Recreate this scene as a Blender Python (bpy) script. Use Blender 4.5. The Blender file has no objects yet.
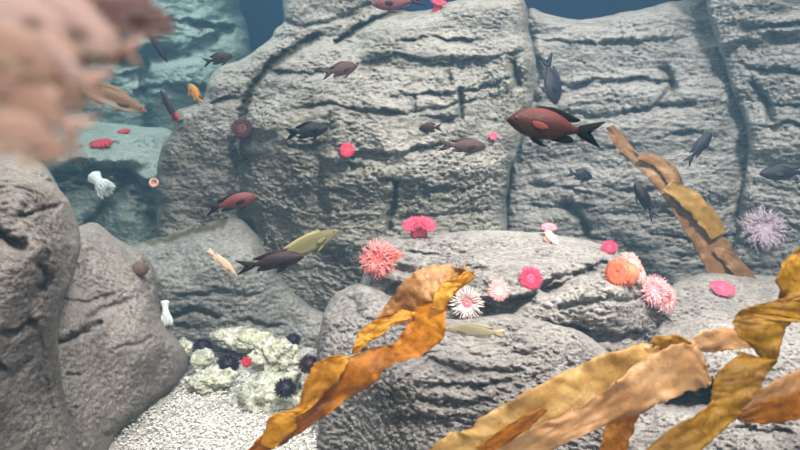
import bpy, bmesh, math, random
import numpy as np
from mathutils import Vector, Matrix

C = bpy.context.scene.collection
S = bpy.context.scene
random.seed(7)
RNG = np.random.default_rng(11)

# ------------------------------------------------------------------ camera
F = 693.0
PITCH = math.radians(10)
CAM = np.array([0.0, 0.0, 0.75])
FWD = np.array([0.0, math.cos(PITCH), -math.sin(PITCH)])
UP = np.array([0.0, math.sin(PITCH), math.cos(PITCH)])

def at(px, py, Y):
    """the point at world distance Y seen at a place of the photograph"""
    px, py, Y = (np.asarray(v, float) for v in (px, py, Y))
    d = FWD + ((px - 400) / F)[..., None] * np.array([1.0, 0, 0]) + ((225 - py) / F)[..., None] * UP
    return CAM + d * (Y / d[..., 1])[..., None]

cam_d = bpy.data.cameras.new('camera')
cam = bpy.data.objects.new('camera', cam_d)
C.objects.link(cam)
cam.location = CAM
cam.rotation_euler = (math.pi / 2 - PITCH, 0, 0)
cam_d.sensor_width = 36
cam_d.lens = 36 * F / 800
cam_d.clip_start = 0.02
cam_d.dof.use_dof = True
cam_d.dof.focus_distance = 1.5
APER = 0.004
cam_d.dof.aperture_fstop = (cam_d.lens / 1000) / APER
S.camera = cam

# ------------------------------------------------------------------ numpy noise
PERM = RNG.permutation(256)
PERM = np.concatenate([PERM, PERM, PERM])
GR = RNG.normal(size=(256, 3))
GR /= np.linalg.norm(GR, axis=1)[:, None]

def perlin(p):
    p = np.asarray(p, float)
    i = np.floor(p).astype(int)
    f = p - i
    i &= 255
    u = f * f * f * (f * (f * 6 - 15) + 10)
    out = 0
    for dx in (0, 1):
        for dy in (0, 1):
            for dz in (0, 1):
                h = PERM[PERM[PERM[i[:, 0] + dx] + i[:, 1] + dy] + i[:, 2] + dz]
                g = GR[h]
                d = f - np.array([dx, dy, dz])
                w = (u[:, 0] if dx else 1 - u[:, 0]) * (u[:, 1] if dy else 1 - u[:, 1]) * (u[:, 2] if dz else 1 - u[:, 2])
                out = out + w * (g * d).sum(1)
    return out * 1.6

def fbm(p, octv=4, gain=0.5, ridged=False):
    a, s, o = 1.0, 0.0, 1.0
    for k in range(octv):
        n = perlin(p * o + 17.3 * k)
        if ridged:
            n = 1 - 2 * np.abs(n)
        s = s + a * n
        a *= gain
        o *= 2.03
    return s

def smooth(t):
    t = np.clip(t, 0, 1)
    return t * t * (3 - 2 * t)

# ------------------------------------------------------------------ scene helpers
def lin(r, g, b):
    f = lambda c: (c / 255 / 12.92) if c <= 10 else ((c / 255 + 0.055) / 1.055) ** 2.4
    return (f(r), f(g), f(b), 1)

def tag(o, label=None, cat=None, group=None, kind=None):
    for k, v in (('label', label), ('category', cat), ('group', group), ('kind', kind)):
        if v:
            o[k] = v
    return o

def empty(name, loc, mat=None):
    o = bpy.data.objects.new(name, None)
    C.objects.link(o)
    o.empty_display_size = 0.02
    o.location = loc
    if mat is not None:
        m = mat.copy()
        m.translation = Vector(loc)
        o.matrix_world = m
    return o

def mesh_obj(name, verts, faces, mat, parent=None, center=False, flat=False):
    verts = np.asarray(verts, float)
    loc = np.zeros(3)
    if center:
        loc = verts.mean(0)
        verts = verts - loc
    me = bpy.data.meshes.new(name)
    me.from_pydata(verts.tolist(), [], [tuple(f) for f in faces])
    me.update()
    if not flat:
        me.polygons.foreach_set('use_smooth', np.ones(len(me.polygons), bool))
    if mat:
        me.materials.append(mat)
    o = bpy.data.objects.new(name, me)
    C.objects.link(o)
    o.location = loc
    if parent:
        o.parent = parent
    return o

class MB:
    def __init__(s):
        s.v, s.f, s.n = [], [], 0
    def add(s, v, f):
        v = np.asarray(v, float)
        s.v.append(v)
        s.f += [tuple(i + s.n for i in q) for q in f]
        s.n += len(v)
    def tube(s, pts, rad, sides=6):
        pts = np.asarray(pts, float)
        n = len(pts)
        t = np.gradient(pts, axis=0)
        t /= np.linalg.norm(t, axis=1)[:, None] + 1e-12
        ref = np.array([0.31, 0.2, 0.93]) if abs(t[0][2]) < 0.8 else np.array([0.93, 0.3, 0.1])
        a = np.cross(t, ref); a /= np.linalg.norm(a, axis=1)[:, None] + 1e-12
        b = np.cross(t, a)
        ang = np.arange(sides) / sides * 2 * math.pi
        v = []
        for i in range(n):
            for q in ang:
                v.append(pts[i] + rad[i] * (math.cos(q) * a[i] + math.sin(q) * b[i]))
        f = []
        for i in range(n - 1):
            for k in range(sides):
                k2 = (k + 1) % sides
                f.append((i * sides + k, i * sides + k2, (i + 1) * sides + k2, (i + 1) * sides + k))
        v.append(pts[0]); v.append(pts[-1])
        c0, c1 = n * sides, n * sides + 1
        for k in range(sides):
            k2 = (k + 1) % sides
            f.append((c0, k2, k)); f.append((c1, (n - 1) * sides + k, (n - 1) * sides + k2))
        s.add(v, f)
    def lathe(s, prof, seg=24, wob=None):
        v, f = [], []
        n = len(prof)
        for (r, z) in prof:
            for k in range(seg):
                q = 2 * math.pi * k / seg
                w = 1 + (wob(q, z) if wob else 0)
                v.append((r * w * math.cos(q), r * w * math.sin(q), z))
        for i in range(n - 1):
            for k in range(seg):
                k2 = (k + 1) % seg
                f.append((i * seg + k, i * seg + k2, (i + 1) * seg + k2, (i + 1) * seg + k))
        v.append((0, 0, prof[0][1])); v.append((0, 0, prof[-1][1]))
        c0, c1 = n * seg, n * seg + 1
        for k in range(seg):
            k2 = (k + 1) % seg
            f.append((c0, k2, k)); f.append((c1, (n - 1) * seg + k, (n - 1) * seg + k2))
        s.add(v, f)
    def build(s, name, mat, parent=None, center=False, flat=False):
        return mesh_obj(name, np.concatenate(s.v), s.f, mat, parent, center, flat)

# ------------------------------------------------------------------ materials
class NT:
    def __init__(s, name):
        s.m = bpy.data.materials.new(name)
        s.m.use_nodes = True
        s.t = s.m.node_tree
        s.b = s.t.nodes['Principled BSDF']
        s.out = s.t.nodes['Material Output']
        s.co = s.t.nodes.new('ShaderNodeTexCoord').outputs['Object']
    def node(s, typ, **kw):
        n = s.t.nodes.new(typ)
        for k, v in kw.items():
            if k in n.inputs.keys():
                n.inputs[k].default_value = v
            else:
                setattr(n, k, v)
        return n
    def link(s, a, b):
        s.t.links.new(a, b)
    def mapping(s, scale=(1, 1, 1), rot=(0, 0, 0), loc=(0, 0, 0), src=None):
        n = s.node('ShaderNodeMapping')
        n.inputs['Scale'].default_value = scale
        n.inputs['Rotation'].default_value = rot
        n.inputs['Location'].default_value = loc
        s.link(src or s.co, n.inputs[0])
        return n.outputs[0]
    def noise(s, scale, detail=4, rough=0.6, src=None, dist=0):
        n = s.node('ShaderNodeTexNoise')
        n.inputs['Scale'].default_value = scale
        n.inputs['Detail'].default_value = detail
        n.inputs['Roughness'].default_value = rough
        n.inputs['Distortion'].default_value = dist
        s.link(src or s.co, n.inputs['Vector'])
        return n.outputs['Fac']
    def voro(s, scale, src=None, feature='F1'):
        n = s.node('ShaderNodeTexVoronoi')
        n.feature = feature
        n.inputs['Scale'].default_value = scale
        s.link(src or s.co, n.inputs['Vector'])
        return n.outputs['Distance']
    def ramp(s, fac, stops):
        n = s.node('ShaderNodeValToRGB')
        e = n.color_ramp.elements
        while len(e) < len(stops):
            e.new(0.5)
        for el, (p, c) in zip(e, stops):
            el.position = p
            el.color = c
        s.link(fac, n.inputs[0])
        return n.outputs[0]
    def mix(s, fac, a, b, mode='MIX'):
        n = s.node('ShaderNodeMix')
        n.data_type = 'RGBA'
        n.blend_type = mode
        for v, i in ((fac, 0), (a, 6), (b, 7)):
            if isinstance(v, (int, float, tuple)):
                n.inputs[i].default_value = v
            else:
                s.link(v, n.inputs[i])
        return n.outputs[2]
    def math(s, op, a, b=0.0, clamp=False):
        n = s.node('ShaderNodeMath')
        n.operation = op
        n.use_clamp = clamp
        for i, v in enumerate((a, b)):
            if isinstance(v, (int, float)):
                n.inputs[i].default_value = v
            else:
                s.link(v, n.inputs[i])
        return n.outputs[0]
    def sep(s, src=None):
        n = s.node('ShaderNodeSeparateXYZ')
        s.link(src or s.co, n.inputs[0])
        return n.outputs
    def bump(s, h, strength, dist, prev=None):
        n = s.node('ShaderNodeBump')
        n.inputs['Strength'].default_value = strength
        n.inputs['Distance'].default_value = dist
        s.link(h, n.inputs['Height'])
        if prev:
            s.link(prev, n.inputs['Normal'])
        return n.outputs[0]
    def color(s, c):
        if isinstance(c, tuple):
            s.b.inputs['Base Color'].default_value = c
        else:
            s.link(c, s.b.inputs['Base Color'])
    def rough(s, r, spec=0.3):
        s.b.inputs['Roughness'].default_value = r
        s.b.inputs['Specular IOR Level'].default_value = spec
    def normal(s, n):
        s.link(n, s.b.inputs['Normal'])
    def translucent(s, col, fac):
        t = s.node('ShaderNodeBsdfTranslucent')
        if isinstance(col, tuple):
            t.inputs[0].default_value = col
        else:
            s.link(col, t.inputs[0])
        m = s.node('ShaderNodeMixShader')
        m.inputs[0].default_value = fac
        s.link(s.b.outputs[0], m.inputs[1])
        s.link(t.outputs[0], m.inputs[2])
        s.link(m.outputs[0], s.out.inputs[0])

def rock_mat(name, dark, mid, light, stretch=(1, 1, 1), rot=(0, 0, 0), olive=0.25, silt=0.5, fine=1.0):
    n = NT(name)
    v = n.mapping(stretch, rot)
    a = n.noise(5, 5, 0.6, v)
    base = n.ramp(a, [(0.3, lin(*dark)), (0.5, lin(*mid)), (0.72, lin(*light))])
    b = n.noise(60, 3, 0.7, v)
    base = n.mix(n.math('MULTIPLY', n.ramp(b, [(0.42, (0, 0, 0, 1)), (0.62, (1, 1, 1, 1))]), 0.45), base, lin(*light))
    c = n.noise(130, 2, 0.7, v)
    base = n.mix(n.math('MULTIPLY', n.ramp(c, [(0.5, (0, 0, 0, 1)), (0.62, (1, 1, 1, 1))]), 0.75), base, lin(*dark))
    o = n.noise(3.1, 3, 0.6, n.mapping((1, 1, 1), loc=(3, 1, 2)))
    base = n.mix(n.math('MULTIPLY', n.ramp(o, [(0.5, (0, 0, 0, 1)), (0.72, (1, 1, 1, 1))]), olive), base, lin(118, 112, 72))
    g = n.node('ShaderNodeNewGeometry')
    up = n.sep(g.outputs['Normal'])[2]
    f = n.math('MULTIPLY', n.math('SUBTRACT', up, 0.25, True), n.math('MULTIPLY', n.ramp(b, [(0.3, (0.2, .2, .2, 1)), (0.6, (1, 1, 1, 1))]), silt))
    base = n.mix(f, base, lin(202, 197, 188))
    at_ = n.node('ShaderNodeAttribute')
    at_.attribute_name = 'algae'
    base = n.mix(n.math('MULTIPLY', at_.outputs['Fac'], n.ramp(b, [(0.25, (0.5, .5, .5, 1)), (0.6, (1, 1, 1, 1))])), base, lin(92, 84, 56))
    n.color(base)
    n.rough(0.85, 0.25)
    bm = n.bump(n.noise(140, 5, 0.78, v), 0.85, 0.010 * fine)
    bm = n.bump(n.noise(330, 3, 0.75), 0.9, 0.005 * fine, bm)
    n.normal(bm)
    return n.m

M = {}
M['cliff'] = rock_mat('cliff_rock', (82, 80, 75), (142, 139, 131), (188, 184, 174), (0.55, 1, 1.9), (0, 0.08, 0))
M['right'] = rock_mat('bedded_rock', (84, 84, 81), (140, 138, 134), (186, 183, 176), (0.3, 1, 2.6), (0, 0.05, 0), olive=0.1)
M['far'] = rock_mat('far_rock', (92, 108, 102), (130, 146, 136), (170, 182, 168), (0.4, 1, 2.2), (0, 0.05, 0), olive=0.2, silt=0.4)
M['left'] = rock_mat('boulder_rock', (96, 88, 82), (136, 127, 120), (160, 151, 143), (1, 1, 1.2), (0, 0.5, 0), olive=0.15, silt=0.25, fine=0.45)
M['anem'] = rock_mat('slab_rock', (84, 77, 74), (146, 138, 133), (202, 196, 189), (0.7, 1, 1.5), (0, -0.2, 0), olive=0.1, silt=0.5)
M['low'] = rock_mat('shaded_rock', (88, 88, 84), (120, 120, 115), (152, 152, 145), (1, 1, 1), olive=0.15, silt=0.5, fine=0.6)

def simple(name, c1, c2=None, scale=30, rough=0.5, spec=0.4, trans=0.0, bump=0.0, sss=0):
    n = NT(name)
    col = lin(*c1)
    if c2:
        col = n.ramp(n.noise(scale, 4, 0.6), [(0.35, lin(*c1)), (0.65, lin(*c2))])
    n.color(col)
    n.rough(rough, spec)
    if bump:
        n.normal(n.bump(n.noise(scale * 3, 4, 0.6), 0.6, bump))
    if trans:
        n.translucent(col, trans)
    return n.m

# ------------------------------------------------------------------ rocks
SURF = {}

def catmull(pts, closed=True, sub=8):
    P = np.asarray(pts, float)
    n = len(P)
    out = []
    rng = range(n) if closed else range(n - 1)
    for i in rng:
        if closed:
            p0, p1, p2, p3 = P[(i - 1) % n], P[i], P[(i + 1) % n], P[(i + 2) % n]
        else:
            p0, p1, p2, p3 = P[max(i - 1, 0)], P[i], P[i + 1], P[min(i + 2, n - 1)]
        for k in range(sub):
            t = k / sub
            out.append(0.5 * ((2 * p1) + (p2 - p0) * t + (2 * p0 - 5 * p1 + 4 * p2 - p3) * t * t + (3 * p1 - p0 - 3 * p2 + p3) * t ** 3))
    if not closed:
        out.append(P[-1])
    return np.array(out)

def poly_dist(pts, line, closed):
    """distance to a polyline and the nearest point on it"""
    A = line
    B = np.roll(line, -1, 0) if closed else line[1:]
    if not closed:
        A = line[:-1]
    best = np.full(len(pts), 1e9)
    near = np.zeros_like(pts)
    for a, b in zip(A, B):
        d = b - a
        L = (d * d).sum() + 1e-12
        t = np.clip(((pts - a) @ d) / L, 0, 1)
        q = a + t[:, None] * d
        e = np.hypot(*(pts - q).T)
        m = e < best
        best[m] = e[m]
        near[m] = q[m]
    return best, near

def inside(pts, poly):
    r = np.zeros(len(pts), bool)
    x, y = pts.T
    for (x1, y1), (x2, y2) in zip(poly, np.roll(poly, -1, 0)):
        c = (y1 > y) != (y2 > y)
        if y1 != y2:
            r ^= c & (x < (x2 - x1) * (y - y1) / (y2 - y1) + x1)
    return r

def rbf(ctrl):
    P = np.asarray(ctrl, float)
    xy, z = P[:, :2] / 100, P[:, 2]
    n = len(P)
    r = np.hypot(xy[:, None, 0] - xy[None, :, 0], xy[:, None, 1] - xy[None, :, 1])
    K = r
    A = np.zeros((n + 3, n + 3))
    A[:n, :n] = K - 0.02 * np.eye(n)
    A[:n, n] = 1; A[:n, n + 1:] = xy
    A[n, :n] = 1; A[n + 1:, :n] = xy.T
    w = np.linalg.solve(A, np.concatenate([z, [0, 0, 0]]))
    def f(p):
        q = p / 100
        out = w[n] + q @ w[n + 1:]
        for i in range(n):
            out = out + w[i] * np.hypot(*(q - xy[i]).T)
        return out
    return f

def rock(name, poly, ctrl, mat, label, R=25, B=0.15, step=1.25, cracks=(), ledges=(), amp=0.03, fine=0.008, strata=0.0,
         slope=0.0, sfreq=22, back=0.35, seed=0, key=None, rough_edge=1.6, lumps=7, group=None, lk=0.32, algae=()):
    pl = catmull(poly, True, 7)
    jit = fbm(np.c_[pl * 0.06, np.full(len(pl), seed + 0.5)], 3)
    cen = pl.mean(0)
    nd = pl - cen
    nd /= np.linalg.norm(nd, axis=1)[:, None]
    pl = pl + nd * jit[:, None] * rough_edge
    lo, hi = pl.min(0) - step, pl.max(0) + step
    nx, ny = int((hi[0] - lo[0]) / step) + 2, int((hi[1] - lo[1]) / step) + 2
    gx, gy = np.meshgrid(lo[0] + np.arange(nx) * step, lo[1] + np.arange(ny) * step)
    pts = np.c_[gx.ravel(), gy.ravel()]
    cc = (pts.reshape(ny, nx, 2)[:-1, :-1] + step / 2).reshape(-1, 2)
    keep = inside(cc, pl).reshape(ny - 1, nx - 1)
    idx = np.arange(ny * nx).reshape(ny, nx)
    faces = np.stack([idx[:-1, :-1], idx[1:, :-1], idx[1:, 1:], idx[:-1, 1:]], -1)[keep]
    used = np.unique(faces)
    remap = np.full(ny * nx, -1)
    remap[used] = np.arange(len(used))
    faces = remap[faces]
    p = pts[used]
    # border edges
    from collections import Counter
    e = np.concatenate([faces[:, [0, 1]], faces[:, [1, 2]], faces[:, [2, 3]], faces[:, [3, 0]]])
    keyv = np.sort(e, 1)
    k = keyv[:, 0].astype(np.int64) * 10 ** 7 + keyv[:, 1]
    u, inv, cnt = np.unique(k, return_inverse=True, return_counts=True)
    be = e[cnt[inv] == 1]
    bv = np.unique(be)
    sd, near = poly_dist(p, pl, True)
    p = p.copy()
    p[bv] = near[bv]
    sd[bv] = 0
    Y = rbf(ctrl)(p)
    w0 = at(p[:, 0], p[:, 1], Y)
    # natural wander for drawn cracks
    wp = p + 1.3 * np.c_[fbm(np.c_[p * 0.19, np.full(len(p), seed + 5.1)], 3), fbm(np.c_[p * 0.19, np.full(len(p), seed + 2.7)], 3)] + 3.0 * np.c_[fbm(np.c_[p * 0.05, np.full(len(p), seed + 3.1)], 3), fbm(np.c_[p * 0.05, np.full(len(p), seed + 9.7)], 3)]
    t = np.clip(sd / R, 0, 1)
    Y = Y + B * (1 - np.sqrt(np.clip(1 - (1 - t) ** 2, 0, 1)))
    for line, wd, dp in cracks:
        L = np.asarray(line, float)
        lo_, hi_ = L.min(0) - 6 * wd, L.max(0) + 6 * wd
        m = ((wp > lo_) & (wp < hi_)).all(1)
        if m.any():
            d, _ = poly_dist(wp[m], L, False)
            Y[m] += dp * np.exp(-(d / wd) ** 2)
    for line, h, dp in ledges:
        L = np.asarray(line, float)
        yl = np.interp(wp[:, 0], L[:, 0], L[:, 1])
        xf = smooth((wp[:, 0] - L[0, 0]) / 14) * smooth((L[-1, 0] - wp[:, 0]) / 14)
        s = (wp[:, 1] - yl) / h
        below = smooth(s / 0.25) * (1 - smooth((s - 0.35) / 0.9))
        above = np.exp(-np.clip(-s, 0, 9) * 1.3) * (s < 0) + np.exp(-np.clip(s, 0, 9) * 8) * (s >= 0)
        br = np.clip(0.75 + 0.9 * fbm(np.c_[p * 0.03 * np.array([1, 2]), np.full(len(p), seed + L[0, 1])], 3), 0.1, 1.5)
        Y += xf * dp * br * lk * (below - 0.45 * above)
        Y += xf * np.minimum(dp, 0.1) * 0.35 * np.exp(-((wp[:, 1] - yl - 1.5) / 1.7) ** 2) * np.clip(br, 0, 1)
    q = w0 + seed * 3.7
    Y -= amp * fbm(q * lumps, 4, 0.5)
    if strata:
        c, s_ = math.cos(slope), math.sin(slope)
        u = q[:, 0] * c + q[:, 2] * s_
        v_ = -q[:, 0] * s_ + q[:, 2] * c
        v_ = v_ + 0.03 * fbm(q * 3, 2)
        n1 = fbm(np.c_[u * 3, v_ * sfreq, q[:, 1] * 3], 4, 0.6, True)
        n2 = fbm(np.c_[u * 1.7 + 5, v_ * sfreq * 0.4, q[:, 1] * 2], 2, 0.5)
        Y -= strata * (0.55 * n1 + 0.8 * np.tanh(3 * n2))
    q2 = q * np.array([52, 64, 105])
    patch = 0.45 + 1.1 * smooth(0.5 + 0.6 * fbm(q * 6 + 4, 2))
    Y -= 0.8 * fine * (1.15 * fbm(q2, 4, 0.72) + 0.6 * fbm(q2 * 0.8 + 31, 3, 0.7, True)) * patch * np.clip(sd / 3, 0, 1)
    front = at(p[:, 0], p[:, 1], Y)
    # rear: skirt and cap so that it has a body
    nb = len(front)
    bl = {v: i for i, v in enumerate(bv)}
    ctr = front[bv].mean(0)
    ray = front[bv] - CAM
    ray /= np.linalg.norm(ray, axis=1)[:, None]
    cr = (ctr - CAM) / np.linalg.norm(ctr - CAM)
    r1 = ctr + (front[bv] - ctr) * 0.985 + ray * back * 0.5
    r2 = ctr + (front[bv] - ctr) * 0.75 + cr * back
    verts = np.concatenate([front, r1, r2, [r2.mean(0)]])
    m = len(bv)
    F_ = faces.tolist()
    for a, b in be:
        i, j = bl[a], bl[b]
        F_.append((b, a, nb + i, nb + j))
        F_.append((nb + j, nb + i, nb + m + i, nb + m + j))
        F_.append((nb + m + j, nb + m + i, nb + 2 * m))
    o = mesh_obj(name, verts, F_, mat, None, True)
    tag(o, label, 'rock', group)
    if algae:
        a = np.zeros(len(verts))
        for line, wd in algae:
            d, _ = poly_dist(wp, catmull(line, False, 6), False)
            a[:nb] = np.maximum(a[:nb], np.exp(-(d / wd) ** 4))
        o.data.attributes.new('algae', 'FLOAT', 'POINT').data.foreach_set('value', a)
    if key:
        SURF[key] = (p, front)
    return o

def surf(key, px, py, out=0.0):
    """point and outward normal of a rock where the photograph shows (px, py)"""
    p, w = SURF[key]
    d = np.hypot(p[:, 0] - px, p[:, 1] - py)
    near = np.argsort(d)[:60]
    c = w[near]
    m = c.mean(0)
    _, _, vt = np.linalg.svd(c - m)
    n = vt[2]
    if n @ (CAM - m) < 0:
        n = -n
    k = np.argsort(d)[:6]
    y = w[k][:, 1].mean()
    pt = at(px, py, y)
    return pt + n * out, n

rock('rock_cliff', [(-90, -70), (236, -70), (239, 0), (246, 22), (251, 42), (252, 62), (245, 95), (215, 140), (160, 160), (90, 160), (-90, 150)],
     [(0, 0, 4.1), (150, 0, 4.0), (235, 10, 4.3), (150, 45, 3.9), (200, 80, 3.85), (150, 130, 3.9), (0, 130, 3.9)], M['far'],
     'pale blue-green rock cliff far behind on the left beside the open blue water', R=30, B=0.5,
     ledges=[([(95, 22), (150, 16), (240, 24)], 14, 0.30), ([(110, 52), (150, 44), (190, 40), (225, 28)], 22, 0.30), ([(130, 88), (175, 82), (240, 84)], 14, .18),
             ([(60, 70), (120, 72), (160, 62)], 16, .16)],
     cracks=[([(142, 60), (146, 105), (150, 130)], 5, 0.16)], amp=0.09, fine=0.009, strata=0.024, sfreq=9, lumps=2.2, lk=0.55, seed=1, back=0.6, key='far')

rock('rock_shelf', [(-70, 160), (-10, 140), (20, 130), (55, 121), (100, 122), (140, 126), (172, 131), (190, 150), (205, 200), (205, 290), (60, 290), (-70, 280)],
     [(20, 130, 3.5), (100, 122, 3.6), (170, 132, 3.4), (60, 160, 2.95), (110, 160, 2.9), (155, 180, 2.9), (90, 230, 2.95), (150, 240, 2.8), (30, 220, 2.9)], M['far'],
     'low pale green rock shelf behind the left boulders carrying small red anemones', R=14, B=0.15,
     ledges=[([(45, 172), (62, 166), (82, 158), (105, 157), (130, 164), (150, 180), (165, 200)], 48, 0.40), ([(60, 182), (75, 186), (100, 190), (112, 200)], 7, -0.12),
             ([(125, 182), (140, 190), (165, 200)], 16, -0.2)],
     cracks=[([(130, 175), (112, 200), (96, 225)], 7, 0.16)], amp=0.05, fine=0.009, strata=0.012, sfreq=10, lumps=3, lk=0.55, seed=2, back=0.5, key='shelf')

rock('rock_cliff', [(152, 300), (157, 235), (157, 190), (160, 152), (172, 130), (176, 112), (190, 106), (203, 100), (211, 76), (222, 66), (240, 60), (254, 51), (270, 40), (275, 28),
                    (284, 22), (283, 4), (284, -50), (376, -50), (380, 1), (400, 10), (428, 10), (446, 3), (475, -3), (518, -4), (527, 8), (529, 28), (535, 60), (533, 95),
                    (526, 130), (514, 160), (508, 185), (506, 245), (500, 320), (400, 350), (250, 360)],
     [(170, 200, 2.35), (200, 130, 2.3), (240, 75, 2.4), (235, 220, 2.4), (265, 130, 2.18), (300, 160, 2.1), (330, 110, 2.1), (330, 230, 2.16), (300, 300, 2.3), (240, 300, 2.4),
      (300, 20, 2.6), (350, 20, 2.55), (400, 20, 2.5), (400, 60, 2.3), (480, 20, 2.45), (520, 30, 2.5), (500, 80, 2.3), (400, 110, 2.16), (400, 200, 2.12), (490, 200, 2.2), (450, 150, 2.15), (525, 110, 2.4)],
     M['cliff'], 'huge pale grey layered rock cliff in the middle behind the anemone slab', R=16, B=0.16, step=1.15,
     ledges=[([(395, 39), (430, 36), (480, 38)], 9, 0.09), ([(355, 63), (385, 55), (420, 56), (470, 60), (528, 46)], 14, 0.13), ([(395, 64), (450, 62), (480, 58)], 9, 0.05),
             ([(385, 97), (420, 92), (458, 92), (500, 80), (520, 70)], 8, 0.08), ([(405, 112), (460, 100), (505, 92)], 6, 0.06), ([(290, 106), (330, 100), (352, 108), (400, 112), (462, 116)], 12, 0.10),
             ([(330, 138), (352, 150), (380, 152), (400, 154), (420, 146), (450, 138)], 16, 0.12), ([(318, 158), (345, 160), (372, 162)], 15, 0.12), ([(372, 177), (397, 178), (430, 186), (462, 188), (490, 178)], 9, 0.07),
             ([(205, 102), (225, 97), (245, 98)], 9, .09), ([(260, 66), (300, 72), (345, 66)], 9, .07), ([(280, 190), (320, 186), (360, 194)], 10, .05), ([(270, 140), (300, 146), (330, 140)], 10, .05),
             ([(395, 218), (440, 212), (500, 206)], 9, .05)],
     cracks=[([(316, 38), (300, 46), (283, 56), (266, 70), (252, 88), (243, 110), (240, 135)], 3.2, 0.10), ([(402, 8), (385, 16), (365, 25), (334, 43)], 2.6, 0.10),
             ([(240, 135), (241, 165), (238, 200), (250, 240)], 8, 0.13), ([(395, 183), (394, 200), (388, 226)], 2.6, 0.07), ([(447, 72), (450, 84)], 3, .06), ([(460, 92), (461, 118)], 3, .07),
             ([(512, 62), (519, 84)], 4, .1), ([(415, 96), (414, 110)], 2.4, .05), ([(284, 22), (300, 28), (330, 22), (370, 6)], 2.5, .05), ([(330, 118), (320, 150), (318, 190), (322, 240)], 6, .05)],
     amp=0.035, fine=0.011, strata=0.014, slope=-0.05, sfreq=18, algae=[([(316, 38), (300, 46), (283, 56), (266, 70), (252, 88), (243, 110)], 4.5), ([(402, 8), (385, 16), (365, 25), (334, 43)], 3)], seed=3, back=0.5, key='cliff')

rock('rock_cliff', [(500, 320), (503, 240), (508, 180), (515, 140), (524, 100), (526, 40), (528, 9), (545, 13), (565, 18), (592, 18), (630, 11), (668, 3), (690, -6), (700, -50),
                    (790, -50), (790, 60), (795, 120), (800, 200), (800, 320)],
     [(530, 60, 2.62), (530, 200, 2.6), (600, 20, 2.75), (600, 70, 2.58), (620, 130, 2.5), (600, 200, 2.48), (700, 20, 2.7), (710, 100, 2.5), (700, 200, 2.42), (620, 270, 2.42), (740, 250, 2.42), (745, 120, 2.55), (790, 100, 2.65), (795, 250, 2.55)],
     M['right'], 'grey bedded rock cliff on the right behind the brown drifting kelp', R=14, B=0.16,
     ledges=[([(535, 40), (560, 40), (600, 42), (640, 38), (690, 36)], 13, 0.13), ([(545, 92), (565, 84), (600, 78), (640, 76), (680, 84)], 13, 0.15), ([(530, 106), (600, 112), (650, 106), (700, 100)], 10, 0.10),
             ([(525, 180), (560, 186), (600, 192), (660, 186)], 8, 0.06), ([(580, 212), (640, 210), (720, 214)], 7, 0.05), ([(600, 146), (660, 138), (690, 130), (735, 136)], 9, 0.07), ([(520, 204), (560, 202), (600, 206)], 9, .07),
             ([(640, 232), (700, 238), (745, 232)], 7, .05), ([(560, 232), (600, 236), (650, 246)], 7, .05)],
     cracks=[([(566, 204), (580, 216), (586, 232)], 4, 0.10), ([(665, 70), (672, 90), (660, 106)], 5, .08), ([(528, 40), (536, 70), (534, 100)], 5, .06)],
     amp=0.03, fine=0.009, strata=0.018, slope=0.03, sfreq=24, lk=0.30, seed=4, back=0.4, key='right')

rock('rock_cliff', [(704, -60), (706, 0), (716, 40), (724, 62), (732, 90), (742, 115), (748, 145), (744, 180), (738, 220), (738, 320), (900, 330), (900, -60)],
     [(715, 0, 2.5), (760, 20, 2.38), (860, 20, 2.35), (740, 100, 2.45), (780, 120, 2.3), (860, 130, 2.25), (760, 200, 2.32), (860, 250, 2.2), (745, 290, 2.3)],
     M['right'], 'grey rock cliff at the right edge with a deep shadowed recess near the top', R=9, B=0.09,
     ledges=[([(722, 22), (760, 26), (870, 14)], 8, 0.09), ([(722, 46), (745, 36), (780, 32), (880, 30)], 26, 0.22), ([(738, 62), (780, 68), (880, 78)], 9, 0.08), ([(745, 98), (790, 104), (880, 108)], 8, 0.07),
             ([(745, 126), (790, 122), (880, 126)], 10, 0.09), ([(745, 152), (800, 156), (880, 156)], 24, 0.12), ([(745, 206), (800, 226), (880, 232)], 8, 0.05)],
     cracks=[([(752, 86), (765, 100), (772, 118)], 4, .07)], amp=0.03, fine=0.010, strata=0.019, slope=0.02, sfreq=20, seed=5, back=0.4, key='edge')

rock('ledge_boulder', [(118, 262), (140, 243), (165, 236), (200, 226), (226, 217), (246, 223), (264, 244), (280, 275), (308, 305), (345, 325), (350, 385), (150, 390), (118, 330)],
     [(165, 236, 2.28), (226, 218, 2.3), (200, 245, 2.08), (240, 260, 2.05), (200, 300, 2.02), (160, 280, 2.05), (280, 330, 2.1), (200, 350, 2.05), (250, 330, 2.04)],
     M['low'], 'smooth grey boulder with a pale olive rim behind the coral rubble', R=16, B=0.14,
     ledges=[([(170, 296), (220, 290), (262, 292)], 10, .035), ([(160, 320), (200, 326), (250, 318), (290, 326)], 9, .05)],
     cracks=[([(150, 246), (180, 238), (212, 228)], 2.5, .03), ([(165, 320), (190, 310), (215, 316)], 3, 0.04)], amp=0.02, fine=0.006, algae=[([(146, 243), (165, 240), (200, 230), (224, 222)], 3.5)], seed=6, back=0.4, key='ledge')

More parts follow.
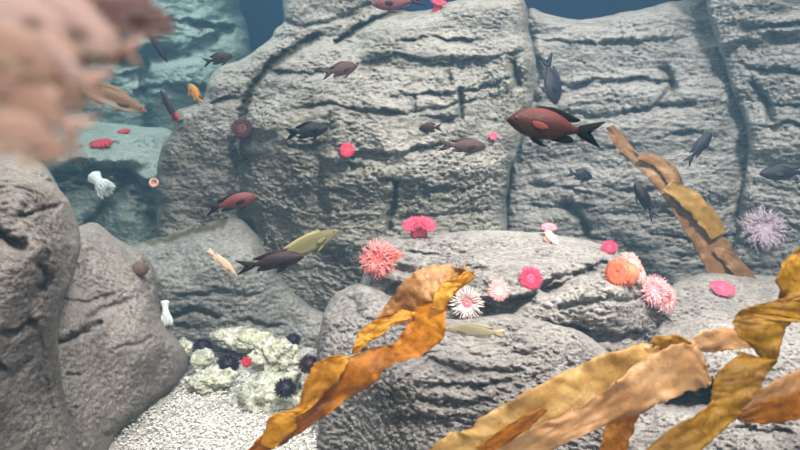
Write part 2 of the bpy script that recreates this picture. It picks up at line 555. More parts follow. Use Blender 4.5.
rock('boulder', [(-100, 190), (-20, 150), (10, 149), (27, 154), (44, 165), (57, 184), (70, 204), (79, 228), (79, 255), (70, 285), (58, 320), (62, 380), (75, 440), (95, 540), (-100, 540)],
     [(0, 152, 1.28), (40, 165, 1.25), (75, 230, 1.25), (20, 200, 1.06), (40, 250, 1.02), (10, 300, 0.97), (40, 330, 1.05), (10, 400, 0.98), (50, 430, 1.08), (60, 400, 1.15), (-60, 300, 0.95), (0, 520, 0.95)],
     M['left'], 'rounded grey-brown boulder at the left edge under the near orange fish', R=22, B=0.09,
     ledges=[([(-40, 225), (0, 230), (14, 240), (30, 246)], 10, .05), ([(-40, 318), (10, 328), (35, 318), (48, 312)], 12, .05), ([(-30, 368), (0, 362), (14, 370), (36, 352)], 10, .06)],
     cracks=[([(-5, 232), (10, 240), (24, 246)], 4, 0.05), ([(20, 216), (40, 210), (62, 204)], 2, .02), ([(40, 265), (48, 276), (44, 290)], 4, .03), ([(66, 255), (68, 275)], 5, .02), ([(36, 175), (52, 182)], 3, .02),
             ([(30, 320), (40, 332), (46, 380), (60, 440)], 3, .012)],
     amp=0.022, fine=0.005, seed=7, back=0.35, key='boulder', lumps=8)

rock('boulder', [(40, 250), (62, 232), (80, 225), (96, 223), (114, 237), (130, 246), (148, 258), (156, 280), (160, 306), (168, 328), (184, 348), (188, 368), (172, 392), (138, 418), (112, 446), (90, 540), (10, 540), (20, 300)],
     [(96, 225, 1.75), (70, 240, 1.55), (150, 265, 1.8), (110, 280, 1.58), (70, 300, 1.42), (60, 350, 1.3), (120, 350, 1.45), (160, 350, 1.62), (185, 365, 1.75), (110, 440, 1.36), (70, 430, 1.22), (140, 410, 1.5), (60, 520, 1.15)],
     M['left'], 'large grey sloping boulder beside the white gravel on the left', R=18, B=0.12,
     ledges=[([(50, 348), (62, 340), (82, 330), (98, 323)], 9, .05), ([(96, 440), (130, 416), (165, 390), (190, 378)], 10, .04), ([(55, 300), (90, 300), (128, 286)], 12, .03), ([(60, 372), (80, 372), (90, 362)], 7, .03)],
     cracks=[([(54, 344), (75, 334), (98, 322)], 2.5, .035), ([(90, 318), (110, 308), (130, 300)], 3, .02), ([(118, 350), (140, 342), (150, 338)], 2, .015), ([(48, 310), (50, 360), (60, 430)], 3, .02), ([(118, 240), (140, 262), (150, 290)], 5, .03)],
     amp=0.020, fine=0.0055, seed=8, back=0.35, key='slope', lumps=7)

rock('anemone_slab', [(360, 300), (362, 272), (367, 252), (377, 240), (395, 236), (430, 235), (480, 231), (530, 232), (575, 238), (604, 246), (628, 257), (644, 271), (655, 288), (664, 308), (660, 345), (640, 370), (600, 372), (500, 345), (420, 335), (375, 320)],
     [(380, 242, 1.9), (480, 233, 1.95), (575, 240, 1.9), (635, 264, 1.8), (400, 262, 1.68), (480, 258, 1.66), (560, 262, 1.66), (440, 285, 1.56), (510, 280, 1.56), (580, 295, 1.5), (620, 290, 1.56), (480, 310, 1.62), (400, 300, 1.66),
      (580, 330, 1.56), (640, 320, 1.62), (650, 345, 1.7)],
     M['anem'], 'pale grey rock slab carrying pink and peach anemones in the middle', R=9, B=0.06, step=1.15,
     ledges=[([(362, 270), (390, 278), (420, 290), (460, 296), (500, 298), (540, 292)], 20, 0.14), ([(535, 294), (560, 282), (590, 268), (612, 262)], 13, 0.11), ([(540, 318), (575, 326), (610, 332), (650, 330)], 14, .10),
             ([(400, 248), (440, 254), (480, 248)], 6, .03)],
     cracks=[([(540, 290), (556, 280), (580, 272), (606, 262)], 3.2, 0.07), ([(400, 268), (420, 276), (436, 288)], 4, .04), ([(560, 310), (600, 300), (640, 300)], 3, .03)],
     amp=0.020, fine=0.008, strata=0.004, slope=-0.3, sfreq=22, lk=0.5, seed=9, back=0.3, key='slab', lumps=9)

rock('anemone_boulder', [(316, 360), (321, 325), (333, 297), (350, 286), (364, 284), (378, 292), (398, 305), (430, 318), (470, 318), (505, 314), (535, 317), (562, 324), (588, 336), (606, 350), (630, 375), (660, 420), (670, 540), (320, 540), (318, 430)],
     [(335, 298, 1.68), (365, 286, 1.66), (345, 330, 1.52), (400, 320, 1.46), (470, 322, 1.47), (540, 320, 1.48), (600, 350, 1.46), (450, 355, 1.32), (540, 355, 1.34), (400, 380, 1.24), (480, 400, 1.2), (340, 400, 1.42), (350, 450, 1.36), (420, 450, 1.17),
      (560, 420, 1.2), (640, 420, 1.3), (450, 520, 1.1)],
     M['anem'], 'broad rough grey boulder under the slab and behind the orange kelp', R=12, B=0.07, step=1.15,
     ledges=[([(410, 378), (450, 384), (500, 380), (560, 366)], 14, .05), ([(340, 345), (380, 350), (420, 352), (450, 348)], 12, .045), ([(380, 420), (430, 414), (480, 424)], 12, .045), ([(450, 352), (490, 356), (540, 350)], 9, .03)],
     cracks=[([(352, 300), (356, 312)], 5, .03), ([(430, 360), (470, 372), (520, 372)], 3.5, .03), ([(420, 400), (460, 408), (490, 400)], 4, .03)],
     amp=0.024, fine=0.009, strata=0.004, slope=-0.25, sfreq=20, lk=0.28, seed=10, back=0.35, key='boulder2', lumps=9)

rock('boulder', [(600, 540), (612, 440), (630, 395), (645, 355), (654, 315), (664, 290), (690, 276), (722, 272), (765, 276), (820, 280), (910, 290), (910, 540)],
     [(690, 276, 2.0), (760, 277, 2.05), (860, 284, 2.0), (700, 300, 1.75), (780, 300, 1.72), (660, 330, 1.66), (720, 340, 1.48), (800, 350, 1.42), (660, 390, 1.42), (700, 400, 1.36), (760, 430, 1.18), (660, 440, 1.24), (880, 400, 1.2), (720, 520, 1.08)],
     M['anem'], 'grey boulder at lower right behind the golden twisted kelp', R=12, B=0.1,
     ledges=[([(655, 385), (675, 376), (700, 374), (722, 384)], 32, .5), ([(700, 330), (740, 338), (790, 330)], 10, .03), ([(690, 430), (740, 424), (800, 432)], 10, .04)],
     cracks=[([(668, 395), (690, 400), (710, 390)], 10, .08), ([(740, 290), (780, 296), (800, 292)], 3, .015)],
     amp=0.022, fine=0.0075, seed=12, back=0.35, key='boulder3', lumps=8)

# ------------------------------------------------------------------ tank: floor, walls
def grid_floor():
    n = NT('white_gravel')
    v = n.voro(170)
    col = n.ramp(n.noise(160, 3, 0.7), [(0.36, lin(96, 93, 88)), (0.48, lin(180, 177, 170)), (0.66, lin(226, 224, 218))])
    n.color(col)
    n.rough(0.8, 0.3)
    n.normal(n.bump(n.noise(120, 4, 0.7), 0.7, 0.006, n.bump(v, 0.8, 0.006)))
    xs = np.concatenate([[-4.2, -1.4], np.linspace(-1.1, 0.1, 150), [0.8, 4.2]])
    ys = np.concatenate([[-0.4, 0.8], np.linspace(1.2, 2.5, 150), [3.5, 6.0]])
    X, Yg = np.meshgrid(xs, ys)
    P = np.c_[X.ravel(), Yg.ravel(), np.zeros(X.size)]
    inn = (P[:, 0] > -1.15) & (P[:, 0] < 0.15) & (P[:, 1] > 1.15) & (P[:, 1] < 2.55)
    P[:, 2] = np.where(inn, 0.012 * fbm(P * 5, 3) + 0.004 * fbm(P * 40, 2), 0)
    idx = np.arange(X.size).reshape(X.shape)
    f = np.stack([idx[:-1, :-1], idx[:-1, 1:], idx[1:, 1:], idx[1:, :-1]], -1).reshape(-1, 4)
    o = mesh_obj('floor', P, f.tolist(), n.m)
    tag(o, kind='structure')
    # loose shell chips on the bed
    ch = MB()
    m = simple('shell_chip', (225, 222, 214), (188, 182, 170), 60, 0.6, 0.4)
    cnt = 0
    while cnt < 5200:
        px, py = random.uniform(100, 330), random.uniform(372, 470)
        ang = PITCH + math.atan((py - 225) / F)
        w = at(px, py, 1.0)
        d = w - CAM
        k = (CAM[2]) / -d[2]
        x, y = (CAM + d * k)[:2]
        s = random.uniform(0.0018, 0.0046)
        R_ = Matrix.Rotation(random.random() * 6.28, 3, 'Z') @ Matrix.Rotation(random.uniform(-.7, .7), 3, 'X')
        b = np.array([[1, 0, 0], [0.3, 0.7, 0], [-0.8, 0.5, 0], [-0.7, -0.6, 0], [0.4, -0.7, 0], [0, 0, 0.45]]) * s
        b = b @ np.array(R_).T + np.array([x, y, 0.004 + random.random() * 0.006])
        ch.add(b, [(0, 1, 5), (1, 2, 5), (2, 3, 5), (3, 4, 5), (4, 0, 5), (4, 3, 2, 1, 0)])
        cnt += 1
    tag(ch.build('shell_gravel', m, None, True, True), 'loose white shell gravel on the tank bed between the left boulder and the rubble', 'gravel', kind='stuff')
grid_floor()

def wall(name, a, b, z0, z1, th, mat):
    a, b = np.array(a, float), np.array(b, float)
    d = b - a
    nrm = np.array([-d[1], d[0]]) / np.hypot(*d) * th
    P = []
    for z in (z0, z1):
        for q in (a, b, b + nrm, a + nrm):
            P.append((q[0], q[1], z))
    o = mesh_obj(name, P, [(0, 1, 2, 3), (7, 6, 5, 4), (0, 4, 5, 1), (1, 5, 6, 2), (2, 6, 7, 3), (3, 7, 4, 0)], mat, None, True, True)
    tag(o, kind='structure')
blue = simple('blue_tank_wall', (22, 50, 110), (18, 44, 100), 1.5, 0.8, 0.2)
wall('wall_back', (-4.2, 6.0), (4.2, 6.0), 0, 2.4, 0.1, blue)
wall('wall_left', (-4.2, -0.4), (-4.2, 6.0), 0, 2.4, 0.1, blue)
wall('wall_right', (4.2, 6.0), (4.2, -0.4), 0, 2.4, 0.1, blue)

# ------------------------------------------------------------------ coral rubble
def ico(sub):
    bm = bmesh.new()
    bmesh.ops.create_icosphere(bm, subdivisions=sub, radius=1)
    bm.verts.ensure_lookup_table()
    v = np.array([x.co[:] for x in bm.verts])
    f = [[q.index for q in x.verts] for x in bm.faces]
    bm.free()
    return v, f
ICO5, ICO3, ICO2 = ico(5), ico(3), ico(2)

n = NT('coral_rubble')
hol = n.voro(95)
c = n.ramp(n.noise(40, 4, 0.7), [(0.32, lin(124, 124, 106)), (0.48, lin(176, 176, 158)), (0.66, lin(226, 224, 212))])
c = n.mix(n.math('MULTIPLY', n.ramp(n.noise(14, 3, 0.6), [(0.5, (0, 0, 0, 1)), (0.7, (1, 1, 1, 1))]), 0.5), c, lin(150, 158, 108))
n.color(c); n.rough(0.9, 0.2)
n.normal(n.bump(n.noise(150, 4, .7), 0.8, 0.005, n.bump(hol, 0.9, 0.006)))
M['rubble'] = n.m

def rubble(x0, y0, x1, y1, Y, depth, label, tilt=0.0, seed=0, lump=0.32):
    v, f = ICO5
    cx, cy = (x0 + x1) / 2, (y0 + y1) / 2
    c = at(cx, cy, Y)
    sx, sz = (x1 - x0) / 2.15 * Y / F, (y1 - y0) / 2.15 * Y / F
    q = v * np.array([sx, depth, sz])
    nn = fbm(q * 30 + seed * 5.1, 3, 0.55) * lump
    pit = np.clip(fbm(q * 70 + seed, 2, 0.5, True), 0, 2) * 0.07
    fl = 1.0 + 0.25 * (np.abs(v[:, 2]) < 0.5)
    q = q * (0.92 + nn - pit)[:, None]
    ct, st = math.cos(tilt), math.sin(tilt)
    q = np.c_[q[:, 0] * ct - q[:, 2] * st, q[:, 1], q[:, 0] * st + q[:, 2] * ct]
    o = mesh_obj('coral_rubble', q + c, f, M['rubble'], None, True)
    tag(o, label, 'coral rock', 'pieces of pale coral rubble on the bed')
rubble(202, 326, 288, 354, 1.98, 0.06, 'long pale coral slab lying across the back of the rubble pile', -0.12, 1, 0.2)
rubble(244, 336, 306, 380, 1.86, 0.05, 'lumpy white coral chunk right of the small red anemone', -0.1, 2, 0.42)
rubble(228, 368, 314, 424, 1.66, 0.09, 'broad white porous coral block leaning towards the orange kelp', 0.25, 3, 0.22)
rubble(184, 366, 240, 392, 1.74, 0.045, 'knobbly pale coral piece at the front left of the rubble pile', 0.1, 4, 0.36)
rubble(188, 346, 218, 370, 1.84, 0.04, 'small rounded pale coral piece beside the left purple urchin', 0, 5, 0.25)
rubble(170, 338, 200, 362, 1.93, 0.04, 'pale speckled coral piece tucked against the left sloping boulder', -0.2, 6, 0.3)

# ------------------------------------------------------------------ urchins
M['urchin'] = simple('urchin_purple', (46, 30, 52), (30, 20, 36), 40, 0.5, 0.4)
M['urchin_red'] = simple('urchin_maroon', (64, 30, 40), (40, 18, 28), 40, 0.5, 0.4)
M['urchin_brown'] = simple('urchin_brown', (106, 84, 66), (78, 60, 48), 60, 0.7, 0.3)

def urchin(px, py, r_px, Y, label, mat, spine=0.75, count=420, group='purple sea urchins among the rubble', nm='sea_urchin'):
    c = at(px, py, Y)
    r = r_px * Y / F
    t = empty(nm, c)
    tag(t, label, 'sea urchin', group)
    v, f = ICO3
    core = 0.7 * r if spine > 0.3 else 0.9 * r
    mesh_obj('test', v * np.array([core, core, core * 0.8]), f, mat, t)
    m = MB()
    for k in range(count):
        z = 1 - 2 * (k + .5) / count
        q = k * 2.399963
        d = np.array([math.sqrt(1 - z * z) * math.cos(q), math.sqrt(1 - z * z) * math.sin(q), z]) + RNG.normal(size=3) * 0.08
        d /= np.linalg.norm(d)
        L = (r - core) * random.uniform(0.85, 1.35)
        b = d * core * np.array([0.97, 0.97, 0.78])
        m.tube([b, b + d * L * 0.5, b + d * L], [r * 0.032, r * 0.026, r * 0.008], 4)
    s = m.build('spines', mat, t)
    s['kind'] = 'stuff'
urchin(203, 347, 12, 1.88, 'dark purple urchin at the left end of the long coral slab', M['urchin'])
urchin(228, 364, 13, 1.86, 'dark purple urchin in the middle gap of the rubble, left of the red anemone', M['urchin'])
urchin(286, 388, 13, 1.55, 'dark purple urchin sitting on the broad white coral block', M['urchin'])
urchin(293, 340, 9, 2.0, 'small dark urchin at the right end of the long coral slab', M['urchin'])
urchin(309, 364, 12, 1.62, 'maroon urchin between the rubble and the rough boulder', M['urchin_red'])
p, nn = surf('slope', 140, 269, 0.006)
urchin(140, 269, 9.5, p[1] - 0.035, 'round brown short-spined urchin on top of the left sloping boulder', M['urchin_brown'], 0.1, 160, 'brown urchins')

# ------------------------------------------------------------------ anemones
def basis(z, hint=(0, 0, 1)):
    z = Vector(z).normalized()
    h = Vector(hint)
    if abs(z.dot(h)) > 0.95:
        h = Vector((1, 0, 0))
    x = h.cross(z).normalized()
    y = z.cross(x)
    return Matrix((x, y, z)).transposed().to_4x4()

AN = {}
def anem_mat(c1, c2, tr=0.35):
    k = (c1, c2, tr)
    if k not in AN:
        AN[k] = simple('anemone_flesh_%d' % len(AN), c1, c2, 90, 0.5, 0.4, tr)
    return AN[k]

def anemone(px, py, Y, r_px, axis, col, tent, disc, label, h=0.9, n=72, tl=0.55, tw=0.07, droop=0.3, flare=1.0, kind='sea_anemone', cat='sea anemone', spread=1.0, jit=0.14, group=None, discr=0.7):
    """column, oral disc and a crown of tentacles; (px, py) is the middle of the disc"""
    r = r_px * Y / F
    ax = np.array(axis, float); ax /= np.linalg.norm(ax)
    c = at(px, py, Y)
    base = c - ax * h * r
    t = empty(kind, base, basis(ax))
    tag(t, label, cat, group)
    H = h * r
    dr = discr * r
    m = MB()
    prof = [(dr * 0.75, -0.12 * H), (dr * 0.95, 0.0), (dr * 0.72, 0.18 * H), (dr * 0.62, 0.5 * H), (dr * 0.75 * flare, 0.82 * H), (dr * 0.98, 0.97 * H), (dr * 0.9, H)]
    m.lathe(prof, 24, lambda q, z: 0.05 * math.sin(7 * q) + 0.04 * math.sin(3 * q + z * 40))
    m.build('column', anem_mat(*col), t)
    m = MB()
    m.lathe([(dr * 0.9, 0.97 * H), (dr * 0.95, H + 0.02 * r), (dr * 0.6, H + 0.05 * r), (dr * 0.3, H + 0.03 * r), (dr * 0.17, H + 0.07 * r), (dr * 0.09, H - 0.06 * r), (dr * 0.02, H - 0.1 * r)], 24)
    m.build('oral_disc', anem_mat(*disc), t)
    if n:
        m = MB()
        rings = 4
        for k in range(n):
            rg = k % rings
            q = 2 * math.pi * (k + random.uniform(-.4, .4)) / n
            rr = dr * (0.95 - 0.15 * rg)
            out = np.array([math.cos(q), math.sin(q), 0])
            lift = (0.2 + 0.28 * rg) / spread
            d0 = out * spread + np.array([0, 0, lift]) + RNG.normal(size=3) * jit
            d0 /= np.linalg.norm(d0)
            L = tl * r * random.uniform(0.75, 1.2)
            b = out * rr + np.array([0, 0, H])
            pts = [b - d0 * 0.08 * r]
            for s in (0.3, 0.6, 0.85, 1.0):
                pts.append(b + d0 * L * s + np.array([0, 0, -droop * L * s * s]) + out * 0 + RNG.normal(size=3) * jit * 0.2 * L)
            w = tw * r
            m.tube(pts, [w, w, w * 0.85, w * 0.6, w * 0.2], 5)
        o = m.build('tentacles', anem_mat(*tent), t)
        o['kind'] = 'stuff'
        o['label'] = 'fringe of fine tentacles'
    return t

PINK = ((228, 106, 132), (218, 84, 114))
HOT = ((224, 78, 112), (208, 60, 96))
CORAL = ((232, 130, 122), (220, 104, 104))
PALE = ((238, 196, 190), (232, 178, 174))
WHITE = ((238, 228, 222), (226, 208, 204))
PEACH = ((232, 148, 112), (222, 124, 92))
RED = ((218, 62, 78), (196, 46, 64))
UPF = (0, -0.55, 0.8)

def on(key, px, py, h, r_px):
    """distance so that an anemone of this height stands on the rock there"""
    pt, nn = surf(key, px, py)
    return pt[1], nn

Y, _ = on('slab', 420, 238, 0, 0)
anemone(412, 224, Y - 0.01, 10, (-0.35, -0.5, 0.8), PINK, PINK, HOT, 'left one of two joined bright pink anemones on the back rim of the slab', 1.3, 130, 0.5, 0.05, 0.2)
anemone(427, 224, Y - 0.015, 10, (0.4, -0.5, 0.8), PINK, PINK, HOT, 'right one of two joined bright pink anemones on the back rim of the slab', 1.3, 130, 0.5, 0.05, 0.2)
pt, nn = surf('slab', 380, 268)
anemone(377, 259, pt[1] - 0.035, 16, (-0.35, -0.85, 0.35), CORAL, ((240, 170, 162), (228, 132, 130)), CORAL, 'shaggy coral pink anemone at the upper left corner of the slab', 0.9, 170, 0.75, 0.045, 0.45, jit=0.35)
anemone(393, 262, pt[1] - 0.03, 13, (0.45, -0.85, 0.1), ((232, 122, 92), (222, 104, 84)), ((236, 140, 120), (228, 112, 100)), ((232, 122, 92), (222, 104, 84)), 'orange-pink anemone pressed against the shaggy coral pink one', 0.8, 140, 0.55, 0.05, 0.45, jit=0.3)
pt, nn = surf('slab', 468, 303)
anemone(467, 303, pt[1] - 0.10, 14.5, (-0.1, -0.95, 0.25), PALE, WHITE, ((226, 134, 136), (210, 104, 112)), 'white-tentacled anemone with a pink middle beside the orange kelp tip', 1.6, 130, 0.62, 0.045, 0.1)
pt, nn = surf('slab', 499, 290)
anemone(499, 290, pt[1] - 0.035, 11, (0.05, -0.9, 0.45), ((240, 178, 174), (230, 158, 158)), ((242, 196, 190), (234, 172, 170)), ((240, 190, 182), (228, 150, 150)), 'pale pink button anemone between the white-tentacled one and the hot pink one', 0.7, 130, 0.36, 0.06, 0.3, discr=0.8)
pt, nn = surf('slab', 531, 279)
anemone(531, 278, pt[1] - 0.035, 12, (0.1, -0.9, 0.45), HOT, HOT, ((226, 84, 120), (210, 52, 96)), 'hot pink round anemone on the shaded middle of the slab', 0.8, 150, 0.34, 0.06, 0.3, discr=0.8)
Y, _ = on('slab', 552, 240, 0, 0)
anemone(549, 227, Y + 0.03, 8.5, (0, -0.4, 0.9), ((238, 160, 166), (230, 140, 150)), ((240, 170, 176), (232, 150, 158)), ((236, 150, 158), (226, 120, 136)), 'small light pink anemone on the back rim of the slab behind a peach one', 1.3, 90, 0.35, 0.07, 0.3)
anemone(552, 237, Y - 0.02, 9.5, (0.4, -0.3, 0.55), ((240, 196, 170), (232, 176, 150)), WHITE, ((240, 200, 176), (230, 176, 150)), 'low peach and white anemone lying on the back rim of the slab', 0.6, 80, 0.4, 0.06, 0.5)
Y, _ = on('slab', 609, 252, 0, 0)
anemone(609, 247, Y - 0.01, 8, (-0.3, -0.6, 0.6), HOT, HOT, HOT, 'small hot pink anemone at the upper right corner of the slab', 0.9, 80, 0.3, 0.08, 0.3, discr=0.85)
pt, nn = surf('slab', 622, 275)
anemone(617, 273, pt[1] - 0.07, 15, (-0.72, -0.6, 0.25), PEACH, PEACH, ((224, 126, 88), (206, 98, 66)), 'smooth orange-peach anemone with a wide open disc on the right of the slab', 1.2, 80, 0.07, 0.05, 0.3, discr=0.99, jit=0.05)
anemone(632, 262, pt[1] - 0.01, 12, (0.35, -0.55, 0.7), ((238, 176, 156), (232, 156, 140)), ((240, 190, 176), (234, 170, 158)), PALE, 'pale peach frilly anemone behind the smooth orange one', 1.0, 130, 0.6, 0.045, 0.4, jit=0.25)
anemone(641, 274, pt[1] - 0.02, 9, (0.6, -0.6, 0.4), ((240, 188, 164), (232, 168, 146)), PALE, PALE, 'small pale peach anemone between the smooth orange and shaggy pink ones', 0.9, 100, 0.5, 0.05, 0.4, jit=0.25)
pt, nn = surf('slab', 655, 297)
anemone(655, 290, pt[1] - 0.06, 14, (-0.1, -0.8, 0.55), PALE, ((240, 200, 196), (234, 168, 172)), ((230, 140, 150), (216, 110, 126)), 'shaggy pale pink anemone at the right end of the slab, upper half of the clump', 0.9, 170, 0.7, 0.04, 0.4, jit=0.35)
anemone(667, 299, pt[1] - 0.055, 13, (0.45, -0.8, 0.2), PALE, ((242, 206, 202), (234, 176, 180)), ((214, 110, 120), (190, 84, 96)), 'shaggy pale pink anemone at the right end of the slab, lower half of the clump', 0.9, 150, 0.65, 0.04, 0.5, jit=0.35)
pt, nn = surf('boulder3', 723, 294)
anemone(723, 288, pt[1] + 0.0, 12, (0, -0.45, 0.85), PINK, PINK, ((232, 110, 138), (220, 80, 112)), 'flat bright pink anemone alone on top of the lower right boulder', 0.9, 110, 0.22, 0.07, 0.5, discr=0.9)
pt, nn = surf('edge', 765, 228)
anemone(765, 228, pt[1] - 0.04, 18, (-0.1, -0.9, 0.35), ((186, 176, 178), (164, 152, 158)), ((222, 206, 214), (196, 178, 190)), ((176, 160, 170), (150, 134, 146)), 'large lilac-white thin-tentacled anemone on the right cliff', 0.8, 220, 0.8, 0.018, 0.3, jit=0.5)
pt, nn = surf('cliff', 347, 151)
anemone(347, 150, pt[1] - 0.07, 7.5, (0, -0.95, 0.3), RED, HOT, RED, 'small crimson anemone on the middle cliff above a dark recess', 0.7, 90, 0.3, 0.07, 0.3, discr=0.85)
pt, nn = surf('cliff', 493, 136)
anemone(493, 136, pt[1] - 0.02, 4.5, (0, -0.95, 0.3), HOT, PINK, HOT, 'tiny pink anemone on the cliff left of the big striped fish snout', 0.7, 30, 0.35, 0.14, 0.2, discr=0.8)
pt, nn = surf('cliff', 242, 128)
anemone(242, 128, pt[1] - 0.15, 11, (0.1, -0.9, 0.45), ((82, 42, 38), (60, 32, 28)), ((88, 40, 38), (64, 30, 30)), ((96, 36, 36), (70, 28, 28)), 'round maroon anemone in the groove of the middle cliff', 0.9, 110, 0.25, 0.06, 0.3, discr=0.85)
pt, nn = surf('shelf', 102, 147)
anemone(101, 143, pt[1], 10.5, (0, -0.3, 0.95), RED, RED, ((214, 70, 84), (190, 50, 66)), 'flat red anemone on the left background shelf, the larger of two', 1.1, 50, 0.25, 0.14, 0.5, discr=0.9)
pt, nn = surf('shelf', 124, 133)
anemone(124, 131, pt[1], 6, (0, -0.3, 0.95), RED, RED, RED, 'smaller red anemone farther back on the left background shelf', 0.9, 36, 0.25, 0.14, 0.5, discr=0.9)
pt, nn = surf('shelf', 30, 138)
anemone(29, 134, pt[1], 7, (0, -0.3, 0.95), RED, RED, RED, 'red anemone on the shelf half hidden by the near orange fish', 0.9, 36, 0.25, 0.14, 0.5, discr=0.9)
pt, nn = surf('shelf', 45, 152)
anemone(45, 149, pt[1] - 0.03, 9, (0, -0.5, 0.85), CORAL, CORAL, CORAL, 'soft salmon anemone at the left end of the background shelf', 0.9, 50, 0.4, 0.12, 0.5, discr=0.85)
anemone(246, 362, 1.72, 5.5, (-0.1, -0.9, 0.4), RED, RED, RED, 'small red anemone among the coral rubble', 0.9, 36, 0.25, 0.14, 0.3, discr=0.9)
pt, nn = surf('cliff', 436, 12)
anemone(439, 2, pt[1], 7, (0.1, -0.5, 0.85), RED, HOT, RED, 'small red anemone on top edge of the middle cliff', 1.2, 36, 0.3, 0.14, 0.3, discr=0.85)
pt, nn = surf('cliff', 184, 118)
anemone(174, 116, pt[1] - 0.02, 4.5, (-0.5, -0.8, 0.3), RED, RED, RED, 'tiny red anemone on the upper left edge of the middle cliff below the yellow fish', 0.8, 40, 0.3, 0.09, 0.3, discr=0.85)
pt, nn = surf('shelf', 97, 178)
anemone(104, 187, 2.66, 8.5, (0.72, -0.35, -0.6), ((236, 240, 236), (220, 226, 224)), ((240, 244, 240), (226, 232, 228)), WHITE, 'drooping white anemone with hanging tassels in front of the left background recess', 1.9, 60, 0.75, 0.1, -0.1, flare=1.35, spread=0.25, jit=0.12, discr=0.92)
anemone(166, 316, 1.8, 6.5, (0.15, -0.35, -0.9), ((236, 240, 236), (220, 226, 224)), ((240, 244, 240), (226, 232, 228)), WHITE, 'narrow white anemone hanging at the right edge of the sloping boulder', 2.2, 50, 1.3, 0.1, -0.1, flare=1.2, spread=0.2, jit=0.1)

def ring_sponge():
    pt, nn = surf('cliff', 160, 185)
    c = at(154, 183, pt[1] - 0.05)
    m = MB()
    r = 4.6 * c[1] / F
    prof = [(r * 0.9, -r), (r * 1.05, 0.1 * r), (r, 0.5 * r), (r * 0.75, 0.55 * r), (r * 0.55, 0.2 * r), (r * 0.5, -0.5 * r)]
    m.lathe(prof, 20)
    t = m.build('tube_sponge', simple('sponge', (206, 168, 148), (184, 142, 124), 80, 0.8, 0.2), None)
    t.matrix_world = Matrix.Translation(Vector(c)) @ basis((0.2, -0.9, 0.35))
    tag(t, 'small pinkish ring-shaped sponge at the left edge of the middle cliff', 'sponge')
ring_sponge()

# ------------------------------------------------------------------ fish
FM = {}
def fish_mat(back, mid, belly, stripes=0.0, rough=0.4, zr=0.2, clear=0.0):
    k = (back, mid, belly, stripes, zr, clear)
    if k in FM:
        return FM[k]
    n = NT('fish_skin_%d' % len(FM))
    x, y, z = n.sep()
    f = n.math('ADD', n.math('MULTIPLY', z, 1 / (2 * zr)), 0.5, True)
    col = n.ramp(f, [(0.08, lin(*belly)), (0.45, lin(*mid)), (0.85, lin(*back))])
    nz = n.noise(7, 3, 0.6)
    col = n.mix(n.math('MULTIPLY', nz, 0.3), col, lin(*[int(c * 0.7) for c in mid]))
    if stripes:
        w = n.node('ShaderNodeTexWave')
        w.bands_direction = 'Z'
        w.inputs['Scale'].default_value = 9
        w.inputs['Distortion'].default_value = 1.2
        w.inputs['Detail'].default_value = 1
        n.link(n.mapping((0.25, 1, 1)), w.inputs['Vector'])
        col = n.mix(n.math('MULTIPLY', w.outputs['Fac'], stripes), col, lin(*[min(255, int(c * 1.45 + 14)) for c in mid]))
    n.color(col)
    n.rough(rough, 0.2)
    v = n.voro(70, n.mapping((1, 1, 1.4)))
    n.normal(n.bump(v, 0.25, 0.01))
    if clear:
        tp = n.node('ShaderNodeBsdfTransparent')
        mx = n.node('ShaderNodeMixShader')
        mx.inputs[0].default_value = clear
        n.link(n.b.outputs[0], mx.inputs[1]); n.link(tp.outputs[0], mx.inputs[2]); n.link(mx.outputs[0], n.out.inputs[0])
    FM[k] = n.m
    return n.m

def fin_mat(c, tr=0.2):
    k = ('fin', c, tr)
    if k not in FM:
        n = NT('fish_fin_%d' % len(FM))
        w = n.node('ShaderNodeTexWave')
        w.inputs['Scale'].default_value = 18
        w.inputs['Distortion'].default_value = 0.6
        n.link(n.mapping((1, 1, 0.35), (0, 0.5, 0)), w.inputs['Vector'])
        col = n.mix(n.math('MULTIPLY', w.outputs['Fac'], 0.35), lin(*c), lin(*[min(255, int(v * 1.25 + 4)) for v in c]))
        n.color(col); n.rough(0.7, 0.08)
        n.translucent(col, tr)
        FM[k] = n.m
    return FM[k]
M['eye'] = simple('fish_pupil', (8, 8, 10), None, 10, 0.15, 0.6)
M['iris'] = simple('fish_iris', (176, 160, 120), (140, 120, 90), 60, 0.25, 0.6)
M['iris_dark'] = simple('fish_iris_dark', (60, 48, 48), (44, 34, 36), 60, 0.25, 0.6)

